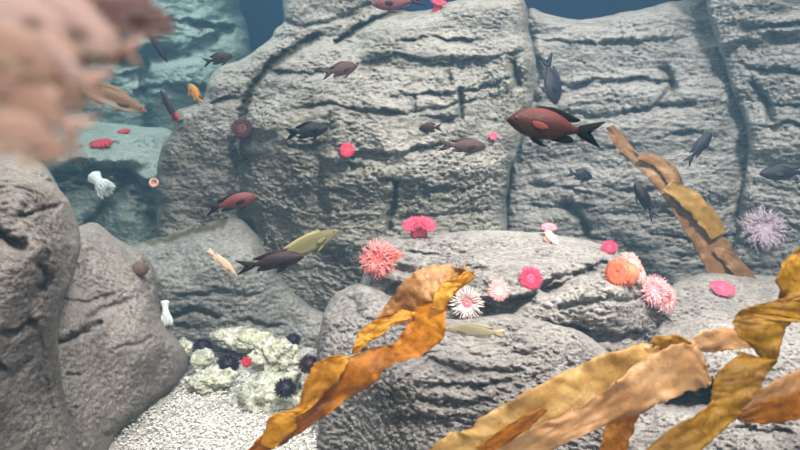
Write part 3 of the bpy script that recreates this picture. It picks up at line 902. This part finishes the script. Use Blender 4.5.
# outlines per unit of total length: x from the snout (0) to the fork; top and bottom heights; half widths
SHAPES = {
    'damsel': dict(x=[0, .03, .09, .17, .27, .38, .48, .57, .65, .71, .76], top=[.0, .045, .105, .155, .185, .19, .17, .132, .085, .05, .045],
                   bot=[-.015, -.045, -.09, -.135, -.165, -.172, -.155, -.12, -.075, -.048, -.045], w=[.006, .03, .055, .075, .086, .085, .072, .052, .033, .02, .012],
                   tail=[(.745, .04), (.84, .095), (1.02, .155), (.97, .10), (.87, .0), (.97, -.10), (1.02, -.155), (.84, -.095), (.745, -.04)],
                   dorsal=[(.26, .17), (.34, .21), (.45, .215), (.56, .195), (.66, .165), (.76, .125), (.70, .085), (.62, .09), (.5, .15), (.38, .18)],
                   anal=[(.48, -.15), (.55, -.165), (.63, -.165), (.73, -.135), (.69, -.075), (.62, -.085), (.54, -.12)],
                   pelvic=[(.28, -.155), (.33, -.15), (.45, -.235), (.40, -.235), (.31, -.20)], pect=[(.24, -.0), (.27, .035), (.37, .02), (.42, -.03), (.36, -.06), (.27, -.04)], eye=(.09, .035, .021)),
    'wrasse': dict(x=[0, .03, .09, .18, .30, .42, .54, .65, .74, .80, .85], top=[.0, .02, .048, .078, .098, .10, .092, .076, .055, .042, .04],
                   bot=[-.008, -.022, -.045, -.068, -.085, -.09, -.085, -.07, -.05, -.04, -.038], w=[.006, .018, .032, .045, .052, .052, .047, .036, .024, .015, .01],
                   tail=[(.83, .036), (.90, .06), (.985, .075), (1.0, .04), (.985, 0), (1.0, -.04), (.985, -.075), (.90, -.06), (.83, -.036)],
                   dorsal=[(.24, .085), (.32, .125), (.5, .13), (.66, .115), (.80, .085), (.79, .05), (.66, .07), (.45, .09)],
                   anal=[(.5, -.08), (.58, -.105), (.70, -.1), (.79, -.075), (.77, -.045), (.64, -.065)],
                   pelvic=[(.27, -.075), (.31, -.075), (.40, -.125), (.35, -.12)], pect=[(.21, -.01), (.23, .015), (.32, .01), (.36, -.025), (.30, -.04), (.23, -.025)], eye=(.085, .018, .012)),
    'anthias': dict(x=[0, .03, .09, .18, .28, .40, .52, .62, .70, .75, .79], top=[.0, .035, .085, .125, .15, .15, .13, .1, .07, .05, .045],
                    bot=[-.012, -.04, -.08, -.115, -.138, -.14, -.12, -.09, -.06, -.046, -.042], w=[.006, .026, .045, .062, .07, .07, .06, .044, .029, .018, .012],
                    tail=[(.77, .04), (.86, .085), (1.02, .15), (.96, .08), (.89, 0), (.96, -.08), (1.02, -.15), (.86, -.085), (.77, -.04)],
                    dorsal=[(.24, .135), (.30, .185), (.42, .195), (.56, .175), (.70, .14), (.72, .08), (.62, .08), (.45, .13)],
                    anal=[(.48, -.12), (.56, -.165), (.66, -.155), (.73, -.11), (.70, -.055), (.60, -.085)],
                    pelvic=[(.26, -.13), (.30, -.13), (.42, -.20), (.36, -.2)], pect=[(.21, -.01), (.23, .02), (.33, .01), (.37, -.035), (.30, -.055), (.23, -.035)], eye=(.085, .03, .018)),
}

def plate(outline, th, y=0.0, tiltv=None):
    """a thin fin with a body: thicker in the middle, sharp at its margin"""
    P = catmull(outline, True, 4)
    n = len(P)
    c = P.mean(0)
    inn = c + (P - c) * 0.55
    v = [(a, y, b) for a, b in P]
    for s in (-1, 1):
        v += [(a, y + s * th, b) for a, b in inn]
        v.append((c[0], y + s * th, c[1]))
    f = []
    for si, o in enumerate((n, 2 * n + 1)):
        for k in range(n):
            k2 = (k + 1) % n
            q = (k, k2, o + k2, o + k)
            r = (o + k, o + k2, o + n)
            f += [q, r] if si else [q[::-1], r[::-1]]
    return np.array(v, float), f

def fish(px, py, Y, len_px, yaw, pitch, roll, shape, skin, fin, label, cat='fish', group=None, tailc=None, irises='iris_dark', zs=1.0, name='reef_fish', bend=0.0, pectc=None):
    """(px, py) is the middle of the fish; yaw 0 faces right, 180 faces left; pitch lifts the nose"""
    sh = SHAPES[shape]
    L = len_px * Y / F
    c = at(px, py, Y)
    rot = Matrix.Rotation(math.radians(yaw), 4, 'Z') @ Matrix.Rotation(math.radians(-pitch), 4, 'Y') @ Matrix.Rotation(math.radians(roll), 4, 'X')
    t = empty(name, c)
    t.matrix_world = Matrix.Translation(Vector(c)) @ rot
    t.scale = (L, L, L)
    tag(t, label, cat, group)
    def tr(v):
        v = np.array(v, float)
        x = v[:, 0].copy()
        v[:, 2] *= zs
        v[:, 1] += bend * np.clip(x - 0.35, 0, 1) ** 2
        v[:, 0] = 0.5 - x
        return v
    xs, tp, bt, ww = (np.array(sh[k]) for k in ('x', 'top', 'bot', 'w'))
    u = np.linspace(0, 1, 30) ** 1.2 * xs[-1]
    def sp(a):
        d = catmull(np.c_[xs, a], False, 10)
        return np.interp(u, d[:, 0], d[:, 1])
    T, B_, W = sp(tp), sp(bt), sp(ww)
    seg = 18
    v = []
    for i in range(len(u)):
        zc, hz = (T[i] + B_[i]) / 2, (T[i] - B_[i]) / 2
        for k in range(seg):
            q = 2 * math.pi * k / seg
            cs, sn = math.cos(q), math.sin(q)
            v.append((u[i], W[i] * np.sign(cs) * abs(cs) ** 0.85, zc + hz * sn))
    f = []
    for i in range(len(u) - 1):
        for k in range(seg):
            k2 = (k + 1) % seg
            f.append((i * seg + k, (i + 1) * seg + k, (i + 1) * seg + k2, i * seg + k2))
    v.append((u[0] - 0.004, 0, (T[0] + B_[0]) / 2)); v.append((u[-1], 0, (T[-1] + B_[-1]) / 2))
    a, b = len(u) * seg, len(u) * seg + 1
    for k in range(seg):
        k2 = (k + 1) % seg
        f.append((a, k, k2)); f.append((b, (len(u) - 1) * seg + k2, (len(u) - 1) * seg + k))
    v = tr(v)
    me = mesh_obj('body', v, f, skin, t)
    fm = fin_mat(fin)
    v, f = plate(sh['dorsal'], 0.006); mesh_obj('dorsal_fin', tr(v), f, fm, t)
    v, f = plate(sh['anal'], 0.006); mesh_obj('anal_fin', tr(v), f, fm, t)
    v, f = plate(sh['tail'], 0.007); mesh_obj('tail_fin', tr(v), f, fin_mat(tailc) if tailc else fm, t)
    for s in (-1, 1):
        v, f = plate(sh['pelvic'], 0.004, 0.0)
        v[:, 1] += s * (0.02 + 0.15 * np.clip(-v[:, 2] - 0.1, 0, 1)); mesh_obj('pelvic_fin', tr(v), f, fm, t)
        v, f = plate(sh['pect'], 0.004, 0.0)
        x0 = sh['pect'][0][0]
        wloc = np.interp(x0 + 0.03, xs, ww)
        v[:, 1] += s * (wloc * 0.93 + 0.28 * np.clip(v[:, 0] - x0, 0, 1)); mesh_obj('pectoral_fin', tr(v), f, fin_mat(pectc or tuple(int(q * 0.72) for q in fin), 0.05), t)
        ex, ez, er = sh['eye']
        wl = np.interp(ex, xs, ww)
        ev = ICO2[0] * np.array([er, er * 0.5, er]) + np.array([ex, s * wl * 0.88, ez])
        e = mesh_obj('eye', tr(ev), ICO2[1], M[irises], t)
        ev = ICO2[0] * np.array([er * 0.6, er * 0.35, er * 0.6]) + np.array([ex, s * (wl * 0.88 + er * 0.25), ez])
        mesh_obj('pupil', tr(ev), ICO2[1], M['eye'], e)
    return t

BROWN = fish_mat((88, 36, 30), (38, 11, 7), (66, 52, 24), 0.25)
DARK = fish_mat((20, 16, 22), (16, 13, 17), (24, 20, 22))
DPURP = fish_mat((54, 34, 36), (40, 24, 26), (62, 44, 42))
TAUPE = fish_mat((72, 48, 44), (58, 38, 35), (84, 64, 56))
SLATE = fish_mat((32, 30, 40), (27, 26, 34), (42, 40, 46))
PINKB = fish_mat((112, 58, 56), (86, 40, 40), (90, 60, 56))
CREAM = fish_mat((168, 156, 122), (190, 178, 148), (212, 204, 182), zr=0.1)
OLIVE = fish_mat((96, 92, 60), (112, 106, 72), (150, 144, 120), zr=0.1)
TAN = fish_mat((104, 84, 68), (112, 90, 74), (226, 216, 196), zr=0.1)
SALM = fish_mat((190, 160, 126), (200, 170, 140), (214, 196, 174), zr=0.1)
YEL = fish_mat((176, 128, 54), (164, 114, 44), (180, 140, 80), zr=0.15)
ORAN = fish_mat((226, 192, 180), (220, 186, 174), (226, 206, 186), zr=0.15, clear=0.3)  # see-through share in the near fish skins imitates blurred haze
DUSK = fish_mat((128, 94, 92), (120, 88, 86), (156, 130, 122), zr=0.15, clear=0.3)
ORAN2 = fish_mat((196, 156, 138), (188, 148, 130), (208, 182, 152), zr=0.15, clear=0.3)
BLK = (8, 5, 6)
GD = 'dark damselfish swimming before the cliffs'
DN = 'damselfish'

fish(554, 127, 1.0, 95, 180, 9, 0, 'damsel', BROWN, BLK, 'large red-brown striped damselfish with black forked tail swimming left above the slab', group=GD, name=DN, zs=0.9, pectc=(96, 46, 40))
fish(218, 59, 2.1, 29, 8, 14, 0, 'damsel', DPURP, (40, 34, 40), 'small purple-grey damselfish facing right before the far blue-green cliff', group=GD, name=DN)
fish(157, 46, 2.0, 36, 25, -60, 10, 'wrasse', SLATE, (50, 52, 60), 'thin slate wrasse diving steeply before the far cliff', name='wrasse', zs=0.8)
fish(168, 105, 2.3, 34, 160, 62, 0, 'wrasse', DPURP, (70, 40, 44), 'thin dark red wrasse standing nose up beside the yellow fish', name='wrasse')
fish(195, 94, 2.4, 26, 150, 50, 20, 'damsel', YEL, (170, 120, 50), 'yellow-orange fish left of the middle cliff', name='reef_fish')
fish(307, 131, 1.75, 42, 10, 8, 0, 'damsel', DARK, BLK, 'near-black damselfish facing right above the crimson anemone', group=GD, name=DN)
fish(340, 70, 1.85, 36, 15, 14, 0, 'damsel', TAUPE, (66, 52, 50), 'taupe damselfish facing right near the top of the middle cliff', group=GD, name=DN)
fish(430, 128, 1.9, 27, 145, -4, 0, 'damsel', DPURP, (60, 44, 46), 'small maroon-grey damselfish facing left on the middle cliff', group=GD, name=DN, irises='iris')
fish(463, 146, 1.8, 48, 8, -3, 0, 'damsel', TAUPE, (60, 44, 44), 'brown damselfish facing right just left of the tiny pink anemone', group=GD, name=DN, zs=0.8)
fish(551, 80, 1.95, 50, 20, -74, 0, 'damsel', SLATE, (48, 48, 58), 'slate damselfish diving head down in the corner between the cliffs', group=GD, name=DN)
fish(580, 175, 2.0, 32, 25, -12, 0, 'damsel', SLATE, (56, 56, 68), 'blue-grey damselfish facing right under the big striped fish', group=GD, name=DN)
fish(645, 201, 1.7, 42, 170, 58, 0, 'damsel', DARK, (40, 40, 48), 'dark damselfish rising nose up left of the brown drifting kelp', group=GD, name=DN, zs=0.75)
fish(699, 148, 2.0, 40, 10, 50, 0, 'damsel', SLATE, (44, 44, 58), 'dark slate damselfish nose up right of the drifting kelp top', group=GD, name=DN, zs=0.85)
fish(786, 173, 1.9, 52, 175, -2, 0, 'damsel', SLATE, (60, 60, 68), 'hazy grey damselfish facing left at the right edge', group=GD, name=DN, zs=0.8)
fish(232, 203, 1.6, 54, 5, 14, 0, 'damsel', PINKB, (36, 28, 30), 'reddish damselfish with black tail above the olive-rimmed boulder', group=GD, name=DN, zs=0.78)
fish(271, 262, 1.35, 68, 8, 8, 0, 'damsel', DPURP, (40, 30, 32), 'dark maroon damselfish crossing in front of the yellow-green wrasse', group=GD, name=DN, zs=0.72)
fish(398, 2, 2.1, 50, 178, -6, 0, 'damsel', PINKB, (60, 36, 40), 'red-brown damselfish cut by the top edge above the middle cliff', group=GD, name=DN, zs=0.8)
fish(306, 246, 1.42, 76, 10, 24, 0, 'wrasse', OLIVE, (150, 138, 96), 'yellow-green wrasse angled upward behind the dark maroon fish', name='wrasse', zs=1.1)
fish(223, 263, 1.6, 40, 14, -46, 0, 'wrasse', SALM, (210, 186, 160), 'slim pale salmon wrasse pointing down before the olive-rimmed boulder', name='wrasse', zs=0.85)
fish(474, 331, 1.22, 64, 182, 6, 0, 'wrasse', CREAM, (196, 180, 140), 'slim cream wrasse facing left beside the orange kelp', name='wrasse', zs=1.0)
fish(108, 97, 0.9, 78, 8, -22, 0, 'wrasse', TAN, (118, 96, 78), 'tan wrasse with pale belly swimming right in the upper left', name='wrasse', zs=1.15)

GO = 'pale orange fish close to the camera'
near = [(52, 14, 0.156, 125, -30, 'pale pink-orange near fish at the top left, second from the corner', ORAN),
        (50, 62, 0.148, 122, -24, 'pale pink-orange near fish in the middle of the blurred shoal', ORAN),
        (30, 102, 0.144, 130, -30, 'near orange-brown fish just over the left boulder', ORAN2),
        (112, 10, 0.172, 112, -16, 'dusky pink near fish at the top edge, rightmost of the shoal', DUSK),
        (98, 42, 0.164, 86, -12, 'near fish at the right side of the orange shoal above the tan wrasse', ORAN),
        (4, 46, 0.140, 100, -30, 'near orange fish cut by the left edge, upper one', ORAN2),
        (-4, 88, 0.148, 104, -26, 'near orange fish cut by the left edge, middle one', ORAN),
        (12, 136, 0.140, 105, -20, 'near orange fish cut by the left edge, lowest one', ORAN2),
        (76, -4, 0.187, 110, -24, 'dusky near fish cut by the top edge left of the rightmost one', DUSK),
        (72, 36, 0.195, 100, -22, 'dusky near fish mostly behind two pale orange ones', DUSK),
        (26, 80, 0.195, 110, -24, 'orange-brown near fish mostly hidden in the middle of the shoal', ORAN2),
        (8, 8, 0.148, 110, -25, 'near orange fish filling the top left corner', ORAN)]
for k, (px, py, Y, L, pt_, lab, sk) in enumerate(near):
    turn = k in (1, 2, 4, 8)
    fish(px + 2, py + 1, Y * 1.12, L * 1.05, 168 if turn else 12, -pt_ if turn else pt_, 0, 'anthias', sk, (112, 84, 80) if sk is DUSK else (200, 166, 150), lab, group=GO, name='orange_fish', irises='iris', zs=1.2)

# ------------------------------------------------------------------ kelp
def kelp_mat(name, c1, c2, c3, trans=0.45, spot=0.5, rough=0.35):
    n = NT(name)
    a = n.noise(14, 5, 0.65, n.mapping((1, 1, 1)))
    col = n.ramp(a, [(0.32, lin(*c1)), (0.5, lin(*c2)), (0.68, lin(*c3))])
    b = n.noise(70, 3, 0.7)
    col = n.mix(n.math('MULTIPLY', n.ramp(b, [(0.56, (0, 0, 0, 1)), (0.7, (1, 1, 1, 1))]), spot), col, lin(*c1))
    d = n.noise(38, 5, 0.7, None, 2.5)
    col = n.mix(n.math('MULTIPLY', n.ramp(d, [(0.5, (0, 0, 0, 1)), (0.64, (1, 1, 1, 1))]), spot), col, lin(*[int(q * 0.82) for q in c1]))
    n.color(col)
    n.rough(rough, 0.45)
    n.normal(n.bump(n.noise(80, 5, 0.7, None, 0.8), 0.7, 0.003))
    n.translucent(col, trans)
    return n.m
M['k_amber'] = kelp_mat('kelp_amber', (140, 80, 20), (206, 130, 24), (234, 168, 44))
M['k_gold'] = kelp_mat('kelp_gold', (176, 112, 16), (222, 160, 32), (236, 182, 60))
M['k_brown'] = kelp_mat('kelp_brown', (132, 84, 44), (186, 132, 76), (214, 168, 112), 0.3)
M['k_tan'] = kelp_mat('kelp_tan', (186, 140, 70), (214, 174, 104), (228, 194, 132), 0.3, 0.4)
M['k_pinktan'] = kelp_mat('kelp_pink_tan', (190, 136, 84), (212, 164, 112), (226, 186, 136), 0.25, 0.3)
M['k_rear'] = kelp_mat('kelp_rear', (116, 80, 46), (146, 106, 62), (176, 138, 88), 0.5, 0.4)
M['k_yellow'] = kelp_mat('kelp_yellow', (140, 104, 40), (160, 122, 44), (178, 142, 66), 0.45, 0.4)
M['k_olive'] = kelp_mat('kelp_golden_olive', (140, 96, 16), (186, 136, 30), (214, 166, 52), 0.4, 0.6)

def blade(st, mat, name, parent=None, ruffle=0.006, th=0.0012, seed=0, nu=14, curl=0.0, label=None):
    """a leathery strip; each station is its two margins in the photograph and its distance (one for each margin)"""
    st = [s if len(s) == 6 else (*s, s[4]) for s in st]
    P = catmull(st, False, 9)
    n = len(P)
    v = []
    for i, (ax, ay, bx, by, ya, yb) in enumerate(P):
        t = np.linspace(0, 1, nu)
        px = ax + (bx - ax) * t
        py = ay + (by - ay) * t
        edge = np.abs(t - 0.5) * 2
        s = i / 9
        jj = fbm(np.c_[t * 3 + seed, np.full(nu, s * 1.7), np.full(nu, seed * 2.3)], 3)
        jx = fbm(np.c_[np.round(t) * 5 + seed, np.full(nu, s * 2.6), np.full(nu, seed + 7.7)], 3)
        Yv = ya + (yb - ya) * t + curl * (edge ** 2 - .3) + ruffle * 0.65 * jj * (0.5 + edge ** 2) + ruffle * 0.8 * np.sin(s * 2.2 + seed + 3 * (t > .5)) * edge ** 3
        wx = math.hypot(bx - ax, by - ay) + 1e-6
        dx, dy = (bx - ax) / wx, (by - ay) / wx
        k = jx * edge ** 4 * min(2.6, wx * 0.09) * np.sign(t - 0.5)
        v.append(at(px + dx * k, py + dy * k, Yv))
    v = np.array(v)
    du = np.gradient(v, axis=0); dv = np.gradient(v, axis=1)
    nr = np.cross(du.reshape(-1, 3), dv.reshape(-1, 3))
    nr /= np.linalg.norm(nr, axis=1)[:, None] + 1e-12
    A = v.reshape(-1, 3)
    prof = np.tile(0.25 + 0.75 * (1 - (np.abs(np.linspace(0, 1, nu) - 0.5) * 2) ** 4), n)[:, None]
    V = np.concatenate([A + nr * th * prof, A - nr * th * prof])
    idx = np.arange(n * nu).reshape(n, nu)
    q = np.stack([idx[:-1, :-1], idx[1:, :-1], idx[1:, 1:], idx[:-1, 1:]], -1).reshape(-1, 4)
    f = q.tolist() + (q[:, ::-1] + n * nu).tolist()
    N = n * nu
    loop = list(idx[0, :]) + list(idx[1:, -1]) + list(idx[-1, -2::-1]) + list(idx[-2:0:-1, 0])
    for a, b in zip(loop, loop[1:] + loop[:1]):
        f.append((b, a, a + N, b + N))
    if parent is None:
        o = mesh_obj(name, V, f, mat, None, True)
    else:
        o = mesh_obj(name, V - np.array(parent.location), f, mat, parent)
    if label:
        o['label'] = label
    bmf = bmesh.new(); bmf.from_mesh(o.data); bmesh.ops.recalc_face_normals(bmf, faces=bmf.faces); bmf.to_mesh(o.data); bmf.free()
    return o

def c1(x, y):
    return 240 + x / 2.248, 250 + y / 2.248
def S1(a, b, Y, Y2=None):
    return (*c1(*a), *c1(*b), Y, Y if Y2 is None else Y2)

k1 = empty('kelp', at(252, 470, .88))
tag(k1, 'amber orange ruffled kelp frond rising from lower left beside the white anemone', 'kelp', 'kelp fronds')
blade([S1((-20, 500), (20, 510), .88), S1((15, 452), (62, 456), .89), S1((60, 412), (110, 428), .90), S1((128, 366), (188, 376), .91), S1((186, 312), (240, 336), .92), S1((240, 246), (300, 300), .93, .9), S1((300, 220), (345, 256), .94, .91),
       S1((345, 210), (402, 240), .94, .9), S1((378, 165), (452, 202), .95, .9), S1((392, 120), (462, 166), .96, .91), S1((420, 96), (466, 118), .97, .94), S1((452, 74), (492, 90), .98), S1((490, 48), (530, 48), .99)], M['k_amber'], 'blade', k1, 0.010, seed=1)
blade([S1((45, 440), (75, 448), .885), S1((60, 385), (118, 408), .885), S1((84, 366), (132, 374), .89), S1((128, 352), (150, 362), .895), S1((142, 310), (180, 336), .9), S1((160, 268), (212, 300), .905), S1((182, 246), (240, 262), .91), S1((225, 236), (247, 243), .915)],
      M['k_gold'], 'blade', k1, 0.007, seed=2)
blade([S1((250, 236), (272, 226), .925), S1((256, 214), (292, 206), .925), S1((270, 184), (312, 196), .93), S1((300, 160), (345, 170), .935), S1((338, 150), (382, 158), .945), S1((362, 134), (400, 142), .955)], M['k_gold'], 'blade', k1, 0.007, seed=3)
blade([S1((292, 168), (318, 166), .965), S1((318, 138), (362, 150), .965), S1((345, 100), (398, 140), .965), S1((376, 64), (420, 122), .965, .95), S1((418, 40), (448, 112), .97, .94), S1((462, 32), (470, 92), .975, .95), S1((500, 42), (490, 74), .985), S1((512, 50), (505, 58), .99)],
      M['k_brown'], 'blade', k1, 0.010, seed=4)
blade([S1((432, 130), (456, 140), .925), S1((440, 96), (472, 112), .925), S1((458, 72), (484, 90), .93), S1((488, 62), (500, 82), .935), S1((510, 46), (530, 62), .94)], M['k_gold'], 'blade', k1, 0.006, seed=5)
mm = MB()
mm.tube(np.array([at(*c1(492, 66), .98), at(*c1(504, 48), .98), at(*c1(506, 28), .985)]) - np.array(k1.location), [.003, .0022, .0012], 6)
mm.build('stipe', M['k_brown'], k1)

k2 = empty('kelp', at(470, 470, .82))
tag(k2, 'wide pale tan kelp frond lying across the lower middle', 'kelp', 'kelp fronds')
blade([(405, 462, 455, 500, .80), (426, 451, 470, 480, .81), (450, 434, 500, 464, .82), (467, 429, 520, 452, .825), (488, 413, 540, 440, .83), (523, 394, 568, 425, .84), (557, 376, 592, 412, .85), (580, 365, 610, 402, .86), (610, 353, 636, 388, .87), (636, 345, 660, 372, .88), (656, 344, 672, 360, .885)],
      M['k_tan'], 'blade', k2, 0.010, seed=6)
blade([(470, 470, 475, 520, .79), (500, 446, 520, 478, .795), (530, 430, 548, 452, .80), (560, 416, 575, 440, .805), (590, 400, 608, 424, .81), (620, 378, 641, 413, .815), (645, 358, 668, 400, .825), (672, 346, 692, 391, .835), (692, 343, 706, 388, .845), (700, 350, 711, 384, .85), (706, 366, 711, 380, .852)],
      M['k_pinktan'], 'blade', k2, 0.010, seed=7, nu=18)
blade([(476, 448, 486, 454, .775), (500, 430, 510, 442, .778), (522, 416, 532, 425, .782), (542, 407, 548, 411, .786)], M['k_amber'], 'blade', k2, 0.003, seed=21, label='thin dark gold strip on the tan blade')
blade([(650, 358, 656, 366, .89), (652, 345, 668, 358, .885), (656, 337, 684, 352, .88), (676, 334, 694, 344, .875)], M['k_olive'], 'blade', k2, 0.004, seed=8, label='dark gold folded blade tip')
blade([(690, 340, 694, 352, .88), (704, 332, 712, 352, .885), (722, 328, 730, 350, .89), (742, 330, 748, 348, .9), (760, 335, 764, 345, .91)], M['k_pinktan'], 'blade', k2, 0.005, seed=9)
blade([(628, 408, 642, 410, .85), (612, 418, 636, 424, .845), (604, 432, 630, 440, .84), (600, 450, 626, 458, .835), (594, 478, 622, 484, .83)], M['k_amber'], 'blade', k2, 0.006, seed=10, label='dark gold blade hanging behind the tan one')

k3 = empty('kelp', at(665, 475, .74))
tag(k3, 'golden yellow twisted kelp ribbon climbing the right edge', 'kelp', 'kelp fronds')
blade([(618, 478, 676, 482, .70), (646, 450, 698, 454, .71), (673, 428, 720, 434, .72), (704, 409, 740, 414, .73), (712, 396, 753, 396, .735), (713, 384, 766, 376, .74), (722, 368, 776, 360, .75), (742, 352, 774, 362, .76)], M['k_olive'], 'blade', k3, 0.008, seed=11)
blade([(764, 368, 770, 372, .775), (756, 352, 777, 360, .775), (742, 340, 783, 338, .775), (734, 326, 790, 322, .775), (736, 314, 798, 322, .78), (748, 307, 802, 316, .785), (765, 303, 806, 302, .79), (778, 298, 810, 292, .795), (777, 280, 812, 284, .80), (783, 262, 818, 270, .805), (796, 250, 826, 258, .81), (815, 238, 836, 244, .815)],
      M['k_olive'], 'blade', k3, 0.009, seed=12)
k5 = empty('kelp', at(830, 400, .80))
tag(k5, 'orange tan kelp blade entering from the right edge behind the golden ribbon', 'kelp', 'kelp fronds')
blade([(736, 412, 738, 420, .79), (752, 394, 760, 422, .795), (775, 381, 785, 408, .80), (800, 368, 812, 392, .81), (835, 352, 850, 376, .82)], M['k_pinktan'], 'blade', k5, 0.006, seed=13)
blade([(738, 414, 740, 421, .785), (756, 404, 762, 424, .785), (785, 396, 788, 422, .79), (815, 384, 818, 415, .80), (850, 370, 855, 405, .81)], M['k_amber'], 'blade', k5, 0.006, seed=14)

k4 = empty('kelp', at(735, 285, 2.06))
tag(k4, 'translucent brown kelp frond drifting upright before the right cliff', 'kelp', 'kelp fronds')
blade([(606, 128, 613, 125, 2.15), (611, 139, 625, 137, 2.15), (622, 154, 636, 152, 2.14), (636, 167, 648, 162, 2.13), (648, 178, 668, 166, 2.12), (658, 190, 680, 182, 2.11), (670, 206, 688, 196, 2.10), (682, 226, 706, 212, 2.09), (694, 246, 722, 234, 2.08), (702, 262, 736, 252, 2.07), (712, 278, 756, 280, 2.06)],
      M['k_rear'], 'blade', k4, 0.008, 0.0012, seed=15)
blade([(662, 190, 672, 180, 2.08), (680, 204, 692, 190, 2.07), (690, 214, 706, 202, 2.06), (700, 226, 718, 216, 2.06), (712, 240, 726, 232, 2.06)], M['k_yellow'], 'blade', k4, 0.006, seed=16, label='yellow side blade')
blade([(636, 158, 646, 152, 2.11), (652, 166, 664, 158, 2.11), (664, 178, 676, 168, 2.10), (676, 192, 684, 186, 2.09)], M['k_rear'], 'blade', k4, 0.006, seed=17)
blade([(712, 250, 722, 246, 2.06), (722, 262, 736, 256, 2.05), (732, 272, 748, 268, 2.04), (740, 282, 758, 280, 2.04)], M['k_rear'], 'blade', k4, 0.006, seed=18)

# ------------------------------------------------------------------ light and water
def area(name, loc, target, size, power, col=(1, 1, 1), sy=None):
    l = bpy.data.lights.new(name, 'AREA')
    l.size = size
    if sy:
        l.shape = 'RECTANGLE'; l.size_y = sy
    l.energy = power
    l.color = col
    o = bpy.data.objects.new(name, l)
    C.objects.link(o)
    o.location = loc
    o.rotation_euler = (Vector(target) - Vector(loc)).to_track_quat('-Z', 'Y').to_euler()
    return o
def spot(name, loc, target, power, ang, blend=0.6, col=(1, 1, 1), r=0.06):
    l = bpy.data.lights.new(name, 'SPOT')
    l.energy = power; l.spot_size = math.radians(ang); l.spot_blend = blend; l.color = col; l.shadow_soft_size = r
    o = bpy.data.objects.new(name, l)
    C.objects.link(o)
    o.location = loc
    o.rotation_euler = (Vector(target) - Vector(loc)).to_track_quat('-Z', 'Y').to_euler()
    return o

area('lamp_bank', (0.1, 1.2, 2.7), (0.0, 1.7, 0), 2.8, 88, (1, 0.96, 0.93), 2.4)
area('front_fill', (0.1, -1.0, 1.4), (0.0, 2.0, 0.3), 2.4, 42, (1, 0.955, 0.93), 1.2)  # added fill from the camera side, brightens near fish and rock fronts
spot('lamp_cliff', (0.55, 0.0, 2.45), (0.05, 2.3, 0.22), 500, 60, 0.8, (1, 0.945, 0.885), 0.12)
spot('lamp_wall', (0.75, 0.0, 2.45), (0.95, 2.6, 0.1), 530, 58, 0.8, (1, 0.95, 0.90), 0.12)
spot('lamp_reef', (0.4, 0.35, 2.3), (0.25, 1.45, 0.3), 20, 50, 0.8, (1, 0.94, 0.91), 0.06)
spot('fill_left', (-0.5, 0.4, 2.3), (-0.75, 1.3, 0.5), 60, 50, 0.8, (1, 0.95, 0.92), 0.08)  # added spot, only there to brighten the left boulders
spot('lamp_bed', (-0.35, 1.1, 2.5), (-0.48, 1.5, 0.0), 22, 20, 0.7, (1, 1, 0.98), 0.06)
area('far_tint', (-1.3, 3.2, 2.6), (-1.3, 3.9, 0.6), 1.0, 66, (0.80, 1.0, 1.0))  # teal tint of this unseen light stands in for haze on far rocks

w = bpy.data.worlds.new('water')
S.world = w
w.use_nodes = True
nt = w.node_tree
nt.nodes['Background'].inputs[0].default_value = (0.02, 0.05, 0.1, 1)
vol = nt.nodes.new('ShaderNodeVolumePrincipled')
vol.inputs['Color'].default_value = (0.28, 0.60, 0.86, 1)
vol.inputs['Density'].default_value = 0.047
vol.inputs['Anisotropy'].default_value = 0.2
nt.links.new(vol.outputs[0], nt.nodes['World Output'].inputs['Volume'])

S.view_settings.view_transform = 'Standard'
S.view_settings.look = 'None'
S.view_settings.gamma = 1
S.view_settings.use_curve_mapping = False
S.view_settings.exposure = 0.0
S.cycles.use_denoising = True
S.cycles.volume_bounces = 1
S.cycles.max_bounces = 6
S.cycles.transparent_max_bounces = 24
